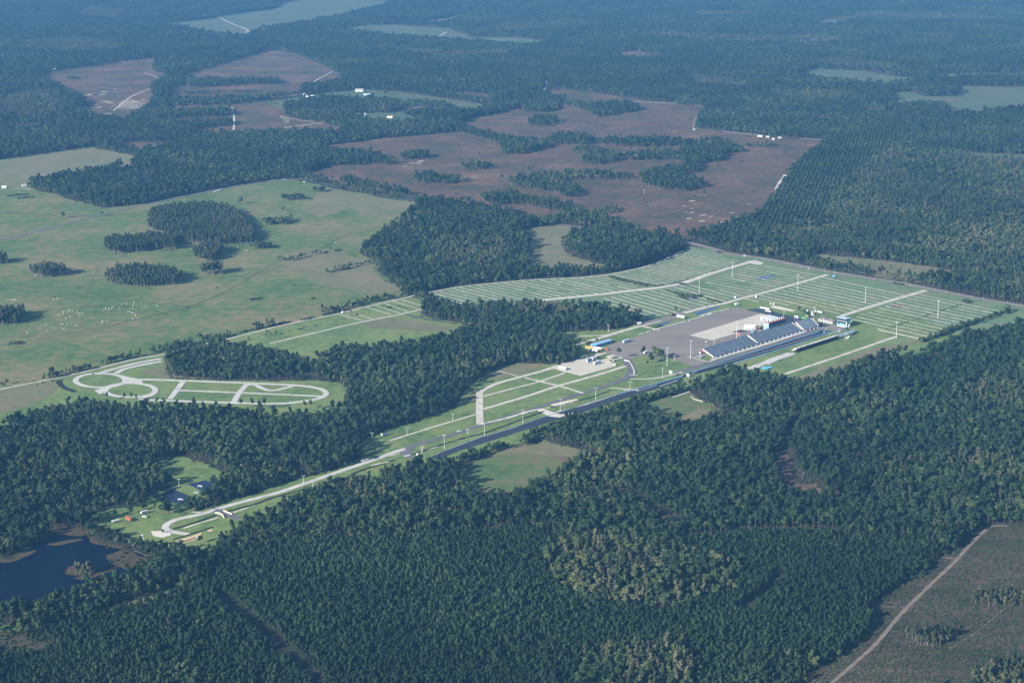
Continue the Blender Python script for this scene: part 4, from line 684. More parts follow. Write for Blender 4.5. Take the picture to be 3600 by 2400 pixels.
for kind, k_, pts in ISL:
    poly = PX(k_, *pts); wp = np.array([gnd(*p) for p in poly]); lo = wp.min(0)-2; hi = wp.max(0)+2; sp, wts, hs, spread = IK[kind]
    P = grid(lo[0], hi[0], lo[1], hi[1], sp, sp, .4, .3); u, v = projn(P); P = P[inpoly(u+rng.normal(0, 1.5, len(u)), v+rng.normal(0, .7, len(v)), poly)]
    for d, mid in clear[:-len(CUTS)]: P = P[~near_line(P, mid, d-3)]
    if kind in ('scs',): P = P[fnoise(P, 22, 21) > .15]
    ISLP.append(P)
    if len(P): idx, rot, scl = attrs(P, kind, wts, hs, spread); wood(IL[kind][0], P, idx, rot, scl, IL[kind][1], 'groves on open ground'); LOGS.append((kind, len(P)))
for kind, wd, q in HEDGES:
    w_ = np.array([gnd(u, v) for u, v in q]); sp, wts, hs, spread = IK[kind]; pts = []
    for a, b in zip(w_[:-1], w_[1:]):
        L = np.linalg.norm(b-a); d = (b-a)/L; nrm = np.array([-d[1], d[0]]); n = max(1, int(L*max(wd, sp)/(sp*sp)*1.4)); t = rng.random(n)*L; s = (rng.random(n)-.5)*wd; pts.append(a+t[:, None]*d+s[:, None]*nrm)
    P = np.concatenate(pts); P = P[fnoise(P, 26, 31) > .16]
    if len(P): idx, rot, scl = attrs(P, kind, wts, hs, spread); wood('hedgerow', P, idx, rot, scl, 'hedgerow of low trees and shrubs', 'hedgerows')
# thin scatter of shrubs on the clearings
for poly, sp, hs, keep, wts in [(OPEN['SE'], 2.7, (.22, .10), .6, [('bush', 1)]), (SCRUB, 26, (.55, .25), .3, [('bush', .7), ('cypress', .3)]), (OPEN['SW'], 4.5, (.5, .2), .5, [('bush', 1)]), (OPEN['MARSH'], 9, (.45, .2), .5, [('bush', 1)]), (PASTURE, 90, (.5, .2), .3, [('bush', 1)]), (MARSHES[5], 5, (.5, .2), .35, [('bush', 1)])]:
    wp = np.array([gnd(*p) for p in poly]); lo = wp.min(0); hi = wp.max(0); P = grid(lo[0], hi[0], lo[1], hi[1], sp, sp, .66, .35); P = P[keep_view(P)]; u, v = projn(P); P = P[inpoly(u, v, poly)]; P = P[fnoise(P, sp*6, 41) > 1-keep-.25]; P = P[rng.random(len(P)) < keep]
    for d, mid in clear[:-len(CUTS)]: P = P[~near_line(P, mid, d-2)]
    if len(P): idx, rot, scl = attrs(P, 'bush', wts, hs, 1.3); wood('shrubs', P, idx, rot, scl, 'scattered shrubs on the open ground'); LOGS.append(('shrub', len(P)))
# saplings and brush along the edges of the open ground
EP = []
for key, poly in OPEN.items():
    if key[0] == 'M' and key[1:].isdigit(): continue
    w_ = [gnd(*p) for p in poly]
    for a, b in zip(w_, w_[1:]+w_[:1]):
        L = math.dist(a, b); n = int(L/(4.5 if min(a[1], b[1]) < 4500 else 12)); 
        if n < 1 or L == 0: continue
        t = rng.random(n); s = rng.normal(0, 3.2, n); nx, ny = -(b[1]-a[1])/L, (b[0]-a[0])/L
        EP.append(np.stack([a[0]+(b[0]-a[0])*t+nx*s, a[1]+(b[1]-a[1])*t+ny*s], 1))
EP = np.concatenate(EP); EP = EP[keep_view(EP)]; u, v = projn(EP); cnt = np.zeros(len(EP), int)
for poly in OPENL: cnt += inpoly(u, v, [(p[0], p[1]) for p in poly])
cam_ = inpoly(u, v+6, CAMP) | inpoly(u, v-6, CAMP); mn = inpoly(u, v+6, MAIN) & inpoly(u, v-6, MAIN); keepm = (cnt <= 1) & ~(cam_ & (cnt > 0)) & ~(inpoly(u+8, v, CAMP) & inpoly(u-8, v+8, MAIN)); EP = EP[keepm & ~mn]
for d, mid in clear: EP = EP[~near_line(EP, mid, d-2)]
EP = EP[fnoise(EP, 15, 51) > .35]; idx, rot, scl = attrs(EP, 'bush', [('bush', .7), ('oak', .3)], (.55, .22), 1.15); wood('edge_brush', EP, idx, rot, scl, 'brush and saplings along the wood edges'); LOGS.append(('edge', len(EP)))
# the nearest plantation pines, each a tree of its own
LABN = 'young dark pine in the nearest ranks of the plantation at the bottom edge'
for P, idx, rot, scl in NEAR_INDIV:
    idx = idx if idx < RANGE['plant'][0]+RANGE['plant'][1] else RANGE['plant'][0]
    cr, tr, _ = PRO[('plant', idx-RANGE['plant'][0])]; t = thing('pine_tree', LABN, 'pine tree', (float(P[0]), float(P[1]), 0), math.degrees(rot), 'nearest plantation pines'); t.scale = [float(s) for s in scl]
    part('crown', cr, t); part('trunk', tr, t)
print('TREES', sum(n for _, n in LOGS), {k: sum(n for q, n in LOGS if q == k) for k in set(q for q, _ in LOGS)})
def lone(k, x, y, ytop, kind, label, var=0, wide=1.0, name=None, cat='tree', group=None):
    X, Y = G(k, x, y); u, v = px(k, x, ytop); lo, hi = 0, 60
    for _ in range(30):
        m_ = (lo+hi)/2
        if proj(X, Y, m_)[1] > v: lo = m_
        else: hi = m_
    base = {'plant': 12.5, 'pine': 19, 'oak': 13.3, 'cypress': 18, 'olive': 12, 'bush': 3}[kind]; s = lo/base; cr, tr, _ = PRO[(kind, var % dict((a, d) for a, b, c, d in SPEC)[kind])]
    t = thing(name or {'pine': 'pine_tree', 'plant': 'pine_tree', 'oak': 'oak_tree', 'cypress': 'cypress_tree', 'olive': 'olive_green_tree', 'bush': 'bush'}[kind], label, cat, (X, Y, 0), rnd.uniform(0, 360), group); t.scale = (s*wide, s*wide, s); part('crown', cr, t); part('trunk', tr, t); return t
for a in [('d2',1072,640,458,'pine','tall pine behind the white canopy of the truck yard',0,1.25), ('d2',1412,645,440,'pine','leaning pine left of the shade trees on the lawn',1,1.1), ('d2',1600,640,455,'oak','largest shade tree on the lawn beside the lot',0,1.2), ('d2',1530,690,540,'oak','front left shade tree of the lawn group',1,1.1), ('d2',1655,655,480,'oak','right-hand shade tree of the lawn group',2,1.1),
          ('d2',1478,765,640,'pine','slim pine in front of the lawn group',2,.9), ('d2',600,425,345,'oak','tree beside the driveway left of the blue shed',3,1.2), ('d2',655,470,380,'oak','lower tree behind the yellow truck',0,1.2), ('d2',780,430,335,'pine','conical pine behind the blue shed',3,1.2), ('k5',300,925,840,'oak','lone tree between camping lanes and lot road',1,1.15),
          ('d1',1600,222,140,'olive','yellow-green tree north of the long brown-roofed building',0,1.5), ('d4',2140,830,600,'olive','thin tree close behind the control tower',1,.6), ('d4',2250,860,600,'cypress','rightmost thin tree beside the control tower',0,.8), ('d4',1720,620,550,'oak','small tree left of the control tower',2,.8), ('a1',1662,1407,1350,'oak','lone tree in the pasture left of the grove shadows',1,1.1),
          ('a1',703,1490,1453,'oak','small lone tree beside the highway bend',2,1.1), ('a1',432,1505,1455,'oak','bare-looking tree in the left pasture',3,1.1), ('a1',1952,1455,1418,'oak','small tree above the pasture thicket',0,1.2), ('b1',800,205,160,'cypress','small cypress before the left pasture wood',1,1.6), ('b1',1085,168,100,'olive','paler tree at the edge of the left pasture wood',1,.8),
          ('b1',2252,318,275,'oak','small tree west of the fenced corner',1,1.0), ('b1',2335,300,250,'oak','tree at the left end of the short hedge',2,1.0), ('b2',170,260,218,'cypress','dark narrow tree in the short hedge',2,.9), ('b2',62,598,570,'oak','small tree beside the perimeter road hut',3,1.3), ('b1',2275,158,130,'oak','small round tree at the hedge bend',0,1.1),
          ('b3',2230,585,525,'oak','tree where the highway meets the plantation',2,1.3), ('b3',1800,745,705,'oak','small tree at the corner of the camping field',3,1.2), ('b3',1500,850,812,'oak','round tree jutting from the plantation edge',1,1.2), ('a2',950,1093,1040,'cypress','sparse tree standing alone in the brown clearing',3,1.3), ('a2',1060,822,780,'olive','pale tree on its own in the brown clearing',2,1.2),
          ('d6',1150,730,610,'oak','dark round tree by the access road bend',0,1.2), ('d6',1075,1000,940,'oak','tree left of the sand heap',3,1.0), ('d6',1580,1140,1020,'oak','round tree at the end of the sand trap',2,1.1), ('d6',1290,740,670,'oak','tree left of the path to the ponds',1,1.3), ('a2',90,822,800,'oak','tree beside the white farm shed',1,1.2)]:
    lone(*a)
for i, (x, y, t_) in enumerate([(740,1195,1125),(860,1200,1130),(905,1202,1130),(940,1204,1140),(1085,1232,1160),(1130,1238,1165),(1220,1245,1175),(1340,1252,1160),(1400,1262,1190),(1490,1268,1185),(1660,1255,1170),(1740,1262,1165),(1790,1262,1180),(1825,1264,1165),(2140,1262,1180),(2100,1258,1185)]):
    lone('b1', x, y, t_, 'pine', 'slender pine standing alone against the pale winding track', i, .95, group='sparse pines before the winding track')
# ------------------------------------------------------------------ things of the raceway
ST = 47.0        # heading of the strip, degrees
def at(k, x, y, z=0): X, Y = G(k, x, y); return (X, Y, z)
ZP = .50        # top of the paved sheets
# grandstands: local x along the strip, y away from the strip (towards the lot), origin front left corner
def grandstand(label, loc, deg, L, D, Z0, Z1, seatm, nst):
    t = thing('grandstand', label, 'grandstand', (*loc, ZP-.2), deg, 'grandstands beside the strip'); rows = 20; b = MB()
    prof = [(0, Z0-.9), (0, Z0)]
    for i in range(rows):
        y1 = D*(i+1)/rows; z = Z0+(Z1-Z0)*(i+1)/rows; prof += [(D*i/rows+.02, z), (y1, z)]
    prof += [(D, Z1-1.0)]
    b.prism_x(0, L, prof); part('seating_deck', b.mesh('seating_deck', seatm), t)
    ben = [MB(), MB()]
    for i in range(rows):
        yb = D*(i+.55)/rows; z = Z0+(Z1-Z0)*(i+1)/rows
        q = MB()
        for s in range(nst):
            x0 = L*s/nst+.7; x1 = L*(s+1)/nst-.7; q.box(x0, x1, yb, yb+.32, z+.02, z+.34)
        part('bench_row', q.mesh('bench_row', seatm), t)
    for s in range(nst+1):
        a = MB(); x = min(max(L*s/nst, .6), L-.6)
        for i in range(rows): z = Z0+(Z1-Z0)*(i+1)/rows; a.box(x-.55, x+.55, D*i/rows+.05, D*(i+1)/rows-.05, z+.01, z+.12)
        part('aisle', a.mesh('aisle', seatm), t)
    w_ = MB(); w_.add([(-.35,0,Z0-.9),(-.35,D,Z1-.9),(-.35,D,Z1+1.0),(-.35,0,Z0+.6),(-.05,0,Z0-.9),(-.05,D,Z1-.9),(-.05,D,Z1+1.0),(-.05,0,Z0+.6)], [(0,1,2,3),(7,6,5,4),(3,2,6,7),(0,3,7,4),(1,5,6,2)])
    for x in (-.0, L+.4):
        o = part('side_wall' , w_.mesh('side_wall', 'cream'), t, loc=(x, 0, 0))
    r = MB(); r.box(0, L, D, D+.15, Z1-.5, Z1+1.1); part('back_rail', r.mesh('back_rail', 'grey'), t)
    f = MB(); f.box(0, L, -.12, .0, Z0-.95, Z0+.9); part('front_rail', f.mesh('front_rail', 'grey'), t)
    for s in range(nst*2):
        x = L*(s+.5)/(nst*2); st = MB()
        for j in range(5): st.box(x-.9, x+.9, -2.6+j*.52, -2.08+j*.52, 0, (j+1)*Z0/5)
        part('stair', st.mesh('stair', 'grey'), t)
    n = max(4, int(L/6))
    for i in range(n+1):
        x = L*i/n; p = MB(); x = min(max(x, .2), L-.2)
        for yy in (D*.33, D*.66, D-.2): p.tube((x, yy, 0), (x, yy, Z0+(Z1-Z0)*yy/D-1.0), .14, n=6)
        part('support_frame', p.mesh('support_frame', 'grey'), t)
    return t
grandstand('leftmost grandstand, nearest the red trailer, with dull blue-grey benches', G('d1', 425, 862), 46.6, 101.5, 18.5, 1.9, 9.4, 'seat', 5)
grandstand('middle grandstand of blue-grey benches in front of the glass suites', G('d1', 1040, 672), 46.2, 105, 17.5, 1.9, 9.8, 'seat', 5)
grandstand('shortest grandstand, paler grey, nearest the start line', G('d3', 988, 352), 41.0, 34.5, 15.8, 1.9, 10.6, 'seat2', 2)
# far-side stand, seen from its back, whose shade is painted on in black: walkway on top, seats facing the strip
def back_stand(label, loc, deg, L, D, Z1, seatm='limerock'):
    t = thing('grandstand', label, 'grandstand', (*loc, .2), deg, 'grandstands beside the strip'); rows = 9
    prof = [(0, 0)]
    for i in range(rows): prof += [(D-D*i/rows, Z1*.28+(Z1-Z1*.28)*i/rows-.3), (D-D*i/rows, Z1*.28+Z1*.72*(i+1)/rows-.3)]
    prof = [(0, Z1-.35), (0, Z1)]+[(4.6, Z1)]
    for i in range(rows): z = Z1-(i+1)*(Z1-1.0)/rows; y = 4.6+(D-4.6)*i/rows; prof += [(y+.02, z), (y+(D-4.6)/rows, z)]
    prof += [(D, .6)]
    b = MB(); b.prism_x(0, L, prof); part('seating_deck', b.mesh('seating_deck', seatm), t)
    w_ = MB(); w_.box(0, L, -.2, -.02, 0, Z1+.1); part('back_wall', w_.mesh('back_wall', 'black'), t)  # black colour puts the shade of the stand's back into the wall
    for i in range(int(L/9)):
        p = MB(); x = 4+i*9; p.box(x-.15, x+.15, -.34, -.22, 0, Z1); part('buttress', p.mesh('buttress', 'black'), t)  # same black, so the painted shade runs on unbroken
    for i in range(int(L/14)):
        p = MB(); x = 6+i*14; p.box(x, x+2.2, .3, 1.6, Z1+.02, Z1+.5); part('seat_platform', p.mesh('seat_platform', 'white'), t)
    return t
back_stand('long low stand on the far side of the strip, its dark back to the viewer', G('d3', 790, 942), 46.5, 101, 9, 5.6)  # height of the dark back also takes in the shadow at its foot
# raised curved terrace by the start
def terrace():
    t = thing('start_terrace', 'raised grey curved terrace on thin posts behind the start line', 'viewing terrace', (*G('k1', 1610, 700), 0), 0)
    o = G('k1', 1610, 700); pts = [('k1',1610,700),('k1',2050,625),('k1',2250,560),('k1',2400,480)]; Zt = 4.2
    A = [G(k, x, y+30, Zt) for k, x, y in pts]; B = [G(k, x, y-125, Zt+2.2) for k, x, y in [('k1',1640,760),('k1',2090,640),('k1',2280,545),('k1',2420,500)]]
    V = [(x-o[0], y-o[1], Zt) for x, y in A]+[(x-o[0], y-o[1], Zt+.6) for x, y in B]; n = 4; F = [(i, i+1, n+i+1, n+i) for i in range(n-1)]
    V += [(x, y, z-.5) for x, y, z in V[:2*n]]; F += [(2*n+n+i, 2*n+n+i+1, 2*n+i+1, 2*n+i) for i in range(n-1)]+[(i, 2*n+i, 2*n+i+1, i+1) for i in range(n-1)]+[(n+i+1, 3*n+i+1, 3*n+i, n+i) for i in range(n-1)]+[(0, n, 3*n, 2*n), (n-1, 3*n-1, 4*n-1, 2*n-1)]
    part('deck', mesh_from('deck', V, F, 'seat2'), t); r = MB()
    for i in range(n-1): r.tube((A[i][0]-o[0], A[i][1]-o[1], Zt+1.0), (A[i+1][0]-o[0], A[i+1][1]-o[1], Zt+1.0), .12, n=5)
    part('handrail', r.mesh('handrail', 'silver'), t)
    for (x0, y0), (x1, y1) in zip(A[:-1], A[1:]):
        for s in (.15, .5, .85): p = MB(); p.tube((x0+(x1-x0)*s-o[0], y0+(y1-y0)*s-o[1], 0), (x0+(x1-x0)*s-o[0], y0+(y1-y0)*s-o[1], Zt-.5), .16, n=6); part('post', p.mesh('post', 'white'), t)
    for (x0, y0), (x1, y1) in zip(B[:-1], B[1:]):
        for s in (.3, .75): p = MB(); p.tube((x0+(x1-x0)*s-o[0], y0+(y1-y0)*s-o[1], 0), (x0+(x1-x0)*s-o[0], y0+(y1-y0)*s-o[1], Zt), .16, n=6); part('post', p.mesh('post', 'white'), t)
terrace()
# walls of the strip
def strip_wall(label, pts, m, h=1.0, wd=.7, group='low walls along the strip'):
    w_ = [gnd(*p) for p in pts]; o = w_[0]; t = thing('barrier_wall', label, 'barrier wall', (*o, .25), 0, group); acc = []
    for a, b in zip(w_[:-1], w_[1:]):
        L = math.dist(a, b); n = max(1, round(L/12)); ang = math.atan2(b[1]-a[1], b[0]-a[0])
        for i in range(n):
            p = (a[0]+(b[0]-a[0])*i/n, a[1]+(b[1]-a[1])*i/n); k_ = round(L/n, 1)
            acc.append((p, ang, L/n))
    cache = {}
    for p, ang, L in acc:
        key = round(L, 2)
        if key not in cache: cache[key] = MB().prism_x(.05, L-.05, [(-wd/2,0),(wd/2,0),(wd/4,h),(-wd/4,h)]).mesh('wall_panel', m)
        q = part('wall_panel', cache[key], t); q.location = (p[0]-o[0], p[1]-o[1], 0); q.rotation_euler = (0, 0, ang)
strip_wall('pale blue wall on the grandstand side of the strip', UP[1:9], 'skyblue', 1.1, 1.0); strip_wall('pale blue wall on the far-stand side of the strip', LO[0:7], 'paleblue', 1.1, 1.0)
strip_wall('grey wall along the near side of the shutdown stretch', [px('b2',*p) for p in [(1900,1152),(1440,1292),(1200,1377),(980,1442),(660,1562)]], 'silver', .9, .7)
strip_wall('low white kerb around the pool of grass by the bend', PX('d2',(1150,655),(1225,668),(1232,690)), 'white', .9, .9, None)
# control tower: x along the front that faces the strip end
def tower():
    x0 = G('d4', 1815, 805); x1 = G('d4', 2095, 870); deg = math.degrees(math.atan2(x1[1]-x0[1], x1[0]-x0[0])); W_ = 15.5; D = 11; Hh = 13
    t = thing('control_tower', 'light blue control tower with dark window bands and sloping grey roof', 'control tower', (*x0, ZP), deg)
    b = MB(); b.box(0, W_, 0, D, 0, Hh-3.8); b.prism_x(0, W_, [(0, Hh-3.8), (D, Hh-3.8), (D, Hh-.6), (-1.0, Hh-.6)]); part('wall', b.mesh('wall', 'towerwall'), t)
    bs = MB(); bs.box(-.15, W_+.15, -.15, D+.15, 0, 1.6); part('base_wall', bs.mesh('base_wall', 'white'), t)
    r = MB(); r.prism_y(-0, 1, []) if 0 else None; r.add([(-.9,-2.0,Hh+.1),(W_+.9,-2.0,Hh+.1),(W_+.9,D+1,Hh-1.0),(-.9,D+1,Hh-1.0),(-.9,-2.0,Hh+.5),(W_+.9,-2.0,Hh+.5),(W_+.9,D+1,Hh-.6),(-.9,D+1,Hh-.6)], [(3,2,1,0),(4,5,6,7),(0,1,5,4),(1,2,6,5),(2,3,7,6),(3,0,4,7)])
    part('roof', r.mesh('roof', 'metalroof'), t)
    for z0, z1, yy in ((Hh-3.6, Hh-1.0, -1.0), (Hh-7.6, Hh-5.0, -.06)):
        for i in range(6):
            p = MB(); xa = .5+i*(W_-1)/6; p.box(xa+.08, xa+(W_-1)/6-.08, yy-.08, yy+.1, z0, z1); part('window', p.mesh('window', 'glass'), t)
    p = MB(); p.box(2.0, 4.4, -.24, -.16, 2.9, 5.0); part('window', p.mesh('window', 'glass'), t); p = MB(); p.box(0, W_, -1.0, -.06, Hh-4.3, Hh-3.9); part('balcony', p.mesh('balcony', 'white'), t)
    p = MB(); p.box(6, 7.2, -.24, -.16, 0, 2.3); part('door', p.mesh('door', 'teal'), t)
    s = MB(); s.add([(W_+.2,D*.4,0),(W_+2.0,D*.4,0),(W_+2.0,D,Hh-5),(W_+.2,D,Hh-5),(W_+.2,D*.4,.4),(W_+2.0,D*.4,.4),(W_+2.0,D,Hh-4.6),(W_+.2,D,Hh-4.6)], [(3,2,1,0),(4,5,6,7),(0,1,5,4),(1,2,6,5),(2,3,7,6),(3,0,4,7)]); part('outside_stair', s.mesh('outside_stair', 'white'), t)
    p = MB(); p.box(W_+.3, W_+1.1, 1.0, 1.5, 0, 9); part('banner', p.mesh('banner', 'white'), t)
tower()
def gable(name, label, cat, loc, deg, L, D, hw, hr, wall, roof, group=None, doors=0, over=.6, windows=0, ridge_x=True, dm='darkgrey', vents=0):
    t = thing(name, label, cat, (*loc, .3), deg, group); b = MB(); b.prism_x(0, L, [(0,0),(D,0),(D,hw),(D/2,hw+hr),(0,hw)]); part('wall', b.mesh('wall', wall), t)
    r = MB(); k = hr/(D/2); r.prism_x(-over, L+over, [(-over,hw-over*k+.02),(D/2,hw+hr+.02),(D/2,hw+hr+.25),(-over,hw-over*k+.25)]); part('roof', r.mesh('roof', roof), t)
    r = MB(); r.prism_x(-over, L+over, [(D/2,hw+hr+.02),(D+over,hw-over*k+.02),(D+over,hw-over*k+.25),(D/2,hw+hr+.25)]); part('roof', r.mesh('roof', roof), t)
    for i in range(doors): p = MB(); x = L*(i+.5)/doors; p.box(x-.9, x+.9, -.08, .04, 0, min(2.3, hw-.2)); part('door', p.mesh('door', dm), t)
    for i in range(windows): p = MB(); x = L*(i+.25)/windows; p.box(x-.6, x+.6, -.07, .04, 1.1, min(2.2, hw-.3)); part('window', p.mesh('window', 'glass'), t)
    for i in range(vents): p = MB(); x = L*(i+.6)/vents; p.box(x-.7, x+.7, D*.22, D*.22+1.2, hw+hr*.4, hw+hr*.44+1.2); part('roof_vent', p.mesh('roof_vent', 'white'), t)
    return t
a0 = G('d4', 1190, 645); a1 = G('d4', 1635, 745); gable('long_building', 'long white restroom block with brown roof and dark doorways', 'building', a0, math.degrees(math.atan2(a1[1]-a0[1], a1[0]-a0[0])), 26, 12, 3.3, 1.6, 'white', 'roofbrown', doors=5, windows=3, vents=2)
# blue metal shed, with lean-to at its left end
a0 = G('d5', 760, 488); t_ = gable('metal_shed', 'long blue metal shed at the corner of the lot', 'shed', a0, 47, 34, 8.5, 3.9, 1.3, 'blue', 'blueroof', doors=2, dm='black', over=.3); p = MB(); p.box(34.4, 38, 1, 7, 0, 3.2); part('open_bay', p.mesh('open_bay', 'darkgrey'), t_)
p = MB(); p.add([(-5,0,2.6),(0,0,3.6),(0,9,3.6),(-5,9,2.6),(-5,0,0),(0,0,0),(0,9,0),(-5,9,0)], [(0,1,2,3),(4,5,1,0),(7,3,2,6),(0,3,7,4)]); part('lean_to', p.mesh('lean_to', 'blue'), t_)
# glass suites: raised long box on blue columns, red-brown roof with a row of white cooling units
def suites():
    a = G('e', 1330, 1530); deg = 46.5; L = 43; D = 8.5; zf = 5.0; zt = 9.6
    t = thing('suite_building', 'raised suite building with red-brown roof and a row of white cooling units', 'building', (*a, ZP), deg)
    b = MB(); b.box(0, L, -D, 0, zf, zt); part('wall', b.mesh('wall', 'blue'), t)
    r = MB(); r.box(-.5, L+1, -D-.8, .6, zt+.01, zt+.4); part('roof', r.mesh('roof', 'rust'), t); f = MB(); f.box(-.52, L+1.02, -D-1.0, -D-.82, zt-.3, zt+.6); part('roof_edge', f.mesh('roof_edge', 'red'), t)
    e = MB(); e.box(-.25, -.03, -D, 0, 0, zt+.2); part('end_wall', e.mesh('end_wall', 'skyblue'), t); p = MB(); p.box(-.4, -.27, -3.2, -1.8, 6.4, 8.2); part('window', p.mesh('window', 'glass'), t); p = MB(); p.box(-.4, -.27, -6.8, -4.4, 0, 3.8); part('doorway', p.mesh('doorway', 'darkgrey'), t)
    for i in range(14): p = MB(); x = 1+i*3; p.box(x, x+2.5, -D-.12, -D-.01, zf+.6, zt-.6); part('window', p.mesh('window', 'glass'), t)
    for i in range(7): p = MB(); x = 3+i*5.9; p.box(x, x+1.7, -5.2, -3.4, zt+.42, zt+1.9); part('cooling_unit', p.mesh('cooling_unit', 'white'), t)
    for i in range(8): p = MB(); x = .6+i*6; p.box(x, x+.5, -D+.2, -D+.7, 0, zf); part('column', p.mesh('column', 'grey'), t)
    for i in range(8): p = MB(); x = .6+i*6; p.box(x, x+.5, -.7, -.2, 0, zf); part('column', p.mesh('column', 'grey'), t)
    return t
suites()
a = G('e', 1130, 1000); a1 = G('e', 1740, 1140)
t = thing('tech_building', 'flat white-roofed hall with pale blue front at the paddock', 'building', (*a, ZP), -50)
b = MB(); b.box(1, 23, 0, 17, 0, 3.9); part('wall', b.mesh('wall', 'paleblue'), t); r = MB(); r.box(0, 24, -.8, 18, 3.95, 4.5); part('roof', r.mesh('roof', 'stain'), t)
for i in range(5): p = MB(); p.box(2+i*4.2, 4.8+i*4.2, -.1, .05, 0, 3.2); part('garage_door', p.mesh('garage_door', ('skyblue','darkgrey','red','darkgrey','blue')[i]), t)
p = MB(); [p.box(3+i*5, 4+i*5, 6, 7, 4.52, 5.2) for i in range(1)]; part('roof_vent', p.mesh('roof_vent', 'grey'), t)
gable('white_gabled_building', 'white gabled hall with brown lean-to behind the middle grandstand', 'building', G('g', 130, 750), -22, 16, 13, 3.6, 1.6, 'white', 'white', doors=2); gable('brown_roofed_shed', 'brown-roofed shed joined to the white gabled hall', 'shed', G('g', 480, 795), -50+90, 11, 9, 3.2, 1.0, 'brown', 'roofbrown', windows=3)
def canopy(label, loc, deg, L, D, h, m, group=None):
    t = thing('canopy', label, 'canopy', (*loc, ZP), deg, group); r = MB(); r.prism_x(0, L, [(0,h),(D,h),(D/2,h+1.2)]); part('roof', r.mesh('roof', m), t)
    for x in (.3, L-.3):
        for y in (.3, D-.3): p = MB(); p.tube((x,y,0),(x,y,h), .09, n=5); part('post', p.mesh('post', 'silver'), t)
    return t
canopy('white awning roof in the truck yard', G('d5', 1130, 830), 47, 12, 7, 3.4, 'cream'); canopy('white half-round tent on the dark asphalt', G('e', 1390, 625), -45, 10, 5, 2.6, 'white')
# trucks, trailers, cars
WH = MB().tube((0,-.14,0),(0,.14,0), .5, n=12).mesh('wheel', 'tire'); RIMM = MB().tube((0,-.16,0),(0,.16,0), .25, n=8).mesh('rim', 'silver')
def wheels(t, xs, y, r=.5, n='wheel'):
    for x in xs:
        for s in (-1, 1): w1 = part('wheel', WH, t, loc=(x, s*y, r)); w1.scale = (r/.5,)*3; part('rim', RIMM, w1)
def trailer(label, loc, deg, L, m, cab=None, name='semi_trailer', cat='trailer', h=4.0, roofm='white', group=None):
    t = thing(name, label, cat, (*loc, ZP), deg, group); b = MB(); b.box(0, L, -1.3, 1.3, 1.1, h); part('box_body', b.mesh('box_body', m), t)
    r = MB(); r.box(-.03, L+.03, -1.33, 1.33, h+.01, h+.12); part('roof', r.mesh('roof', roofm), t); d = MB(); d.box(-.12, -.02, -1.2, 1.2, 1.2, h-.1); part('rear_door', d.mesh('rear_door', 'white'), t); wheels(t, (1.2, 2.6), 1.2)
    c = MB(); c.box(0, L, -.5, .5, .8, 1.09); part('chassis', c.mesh('chassis', 'black'), t)
    if cab:
        c = MB(); c.prism_y(-1.25, 1.25, [(L+.5,.7),(L+4.6,.7),(L+4.6,1.9),(L+3.2,2.3),(L+2.9,3.4),(L+.5,3.6)]); part('cab', c.mesh('cab', cab), t); g = MB(); g.box(L+3.02, L+3.2, -1.05, 1.05, 2.35, 3.1); part('windscreen', g.mesh('windscreen', 'glass'), t); wheels(t, (L+1.3, L+4.0), 1.2)
    else: p = MB(); p.box(L-2.2, L-1.9, -.8, .8, 0, 1.09); part('landing_leg', p.mesh('landing_leg', 'grey'), t)
    return t
trailer('blue and white semi-trailer truck alone on the grey lot', G('d5', 1500, 375), 47, 13.5, 'skyblue', 'white', 'truck', 'truck')
trailer('dark blue trailer in the pale truck yard', G('d5', 500, 905), 47, 9, 'blue', None, roofm='darkgrey'); trailer('white-roofed trailer parked ahead of the dark blue one', G('d5', 640, 845), 47, 9, 'skyblue', 'darkgrey', 'truck', 'truck')
trailer('short pale trailer in the middle of the truck yard', G('d5', 690, 970), 47, 9.5, 'skyblue', 'skyblue', 'truck', 'truck'); trailer('long white trailer at the left corner of the truck yard', G('b2', 1500, 975), -38, 12, 'white'); trailer('white box trailer beside the lot road', G('d2', 1885, 65), -38, 13, 'white')
trailer('long white trailer next to the yellow one at the shed', G('d5', 545, 585), -30, 14, 'white', h=3.6); trailer('white trailer between the blue shed and its long neighbour', G('d5', 690, 530), -32, 13, 'white', h=3.6); trailer('yellow trailer at the left end of the row beside the shed', G('d5', 450, 525), -8, 12, 'yellow', roofm='yellow', h=3.6)
trailer('small white trailer nearest the shed lean-to', G('d5', 590, 475), 30, 6, 'white', h=3.4); trailer('red and black truck at the end of the trailer row', G('d5', 870, 570), 5, 6, 'darkgrey', 'red', 'truck', 'truck', h=3.2)
trailer('red trailer parked behind the left end of the grandstand', G('h', 480, 685), 47, 8, 'orange', roofm='red', h=3.2); trailer('orange-red box trailer on the grass near the lake', G('d6', 565, 805), -48, 10, 'orange', roofm='red', h=3.2); trailer('white trailer right of the orange-red one near the lake', G('d6', 770, 742), 45, 8, 'white', h=3.0)
trailer('white box trailer behind the shade trees', G('d2', 1425, 572), 47, 8, 'white', h=3.8); trailer('white trailer at the far corner of the grey lot', G('d1', 722, 138), 30, 5.5, 'white', h=3.8); trailer('white trailer under the grove edge north of the lot', G('d2', 1340, 165), 25, 5.5, 'white', h=3.4)
trailer('flat white trailer by the pond path', G('d6', 370, 858), 40, 8, 'white', h=2.2); trailer('row of blue crates' if 0 else 'low blue trailer in the trees near the lake', G('d6', 80, 812), 10, 9, 'blue', roofm='blue', h=2.4)
trailer('bronze and white box trailer at the left end of the camping lawn', G('k2', 540, 560), 47, 10, 'skyblue', roofm='brown', h=3.7)
trailer('long white trailer with red trim at the edge of the dark asphalt', G('e', 1150, 400), -42, 17, 'white', h=2.8); trailer('white trailer lying across the rear of the far stand', G('k1', 1600, 790), -48, 8, 'white', h=2.6)
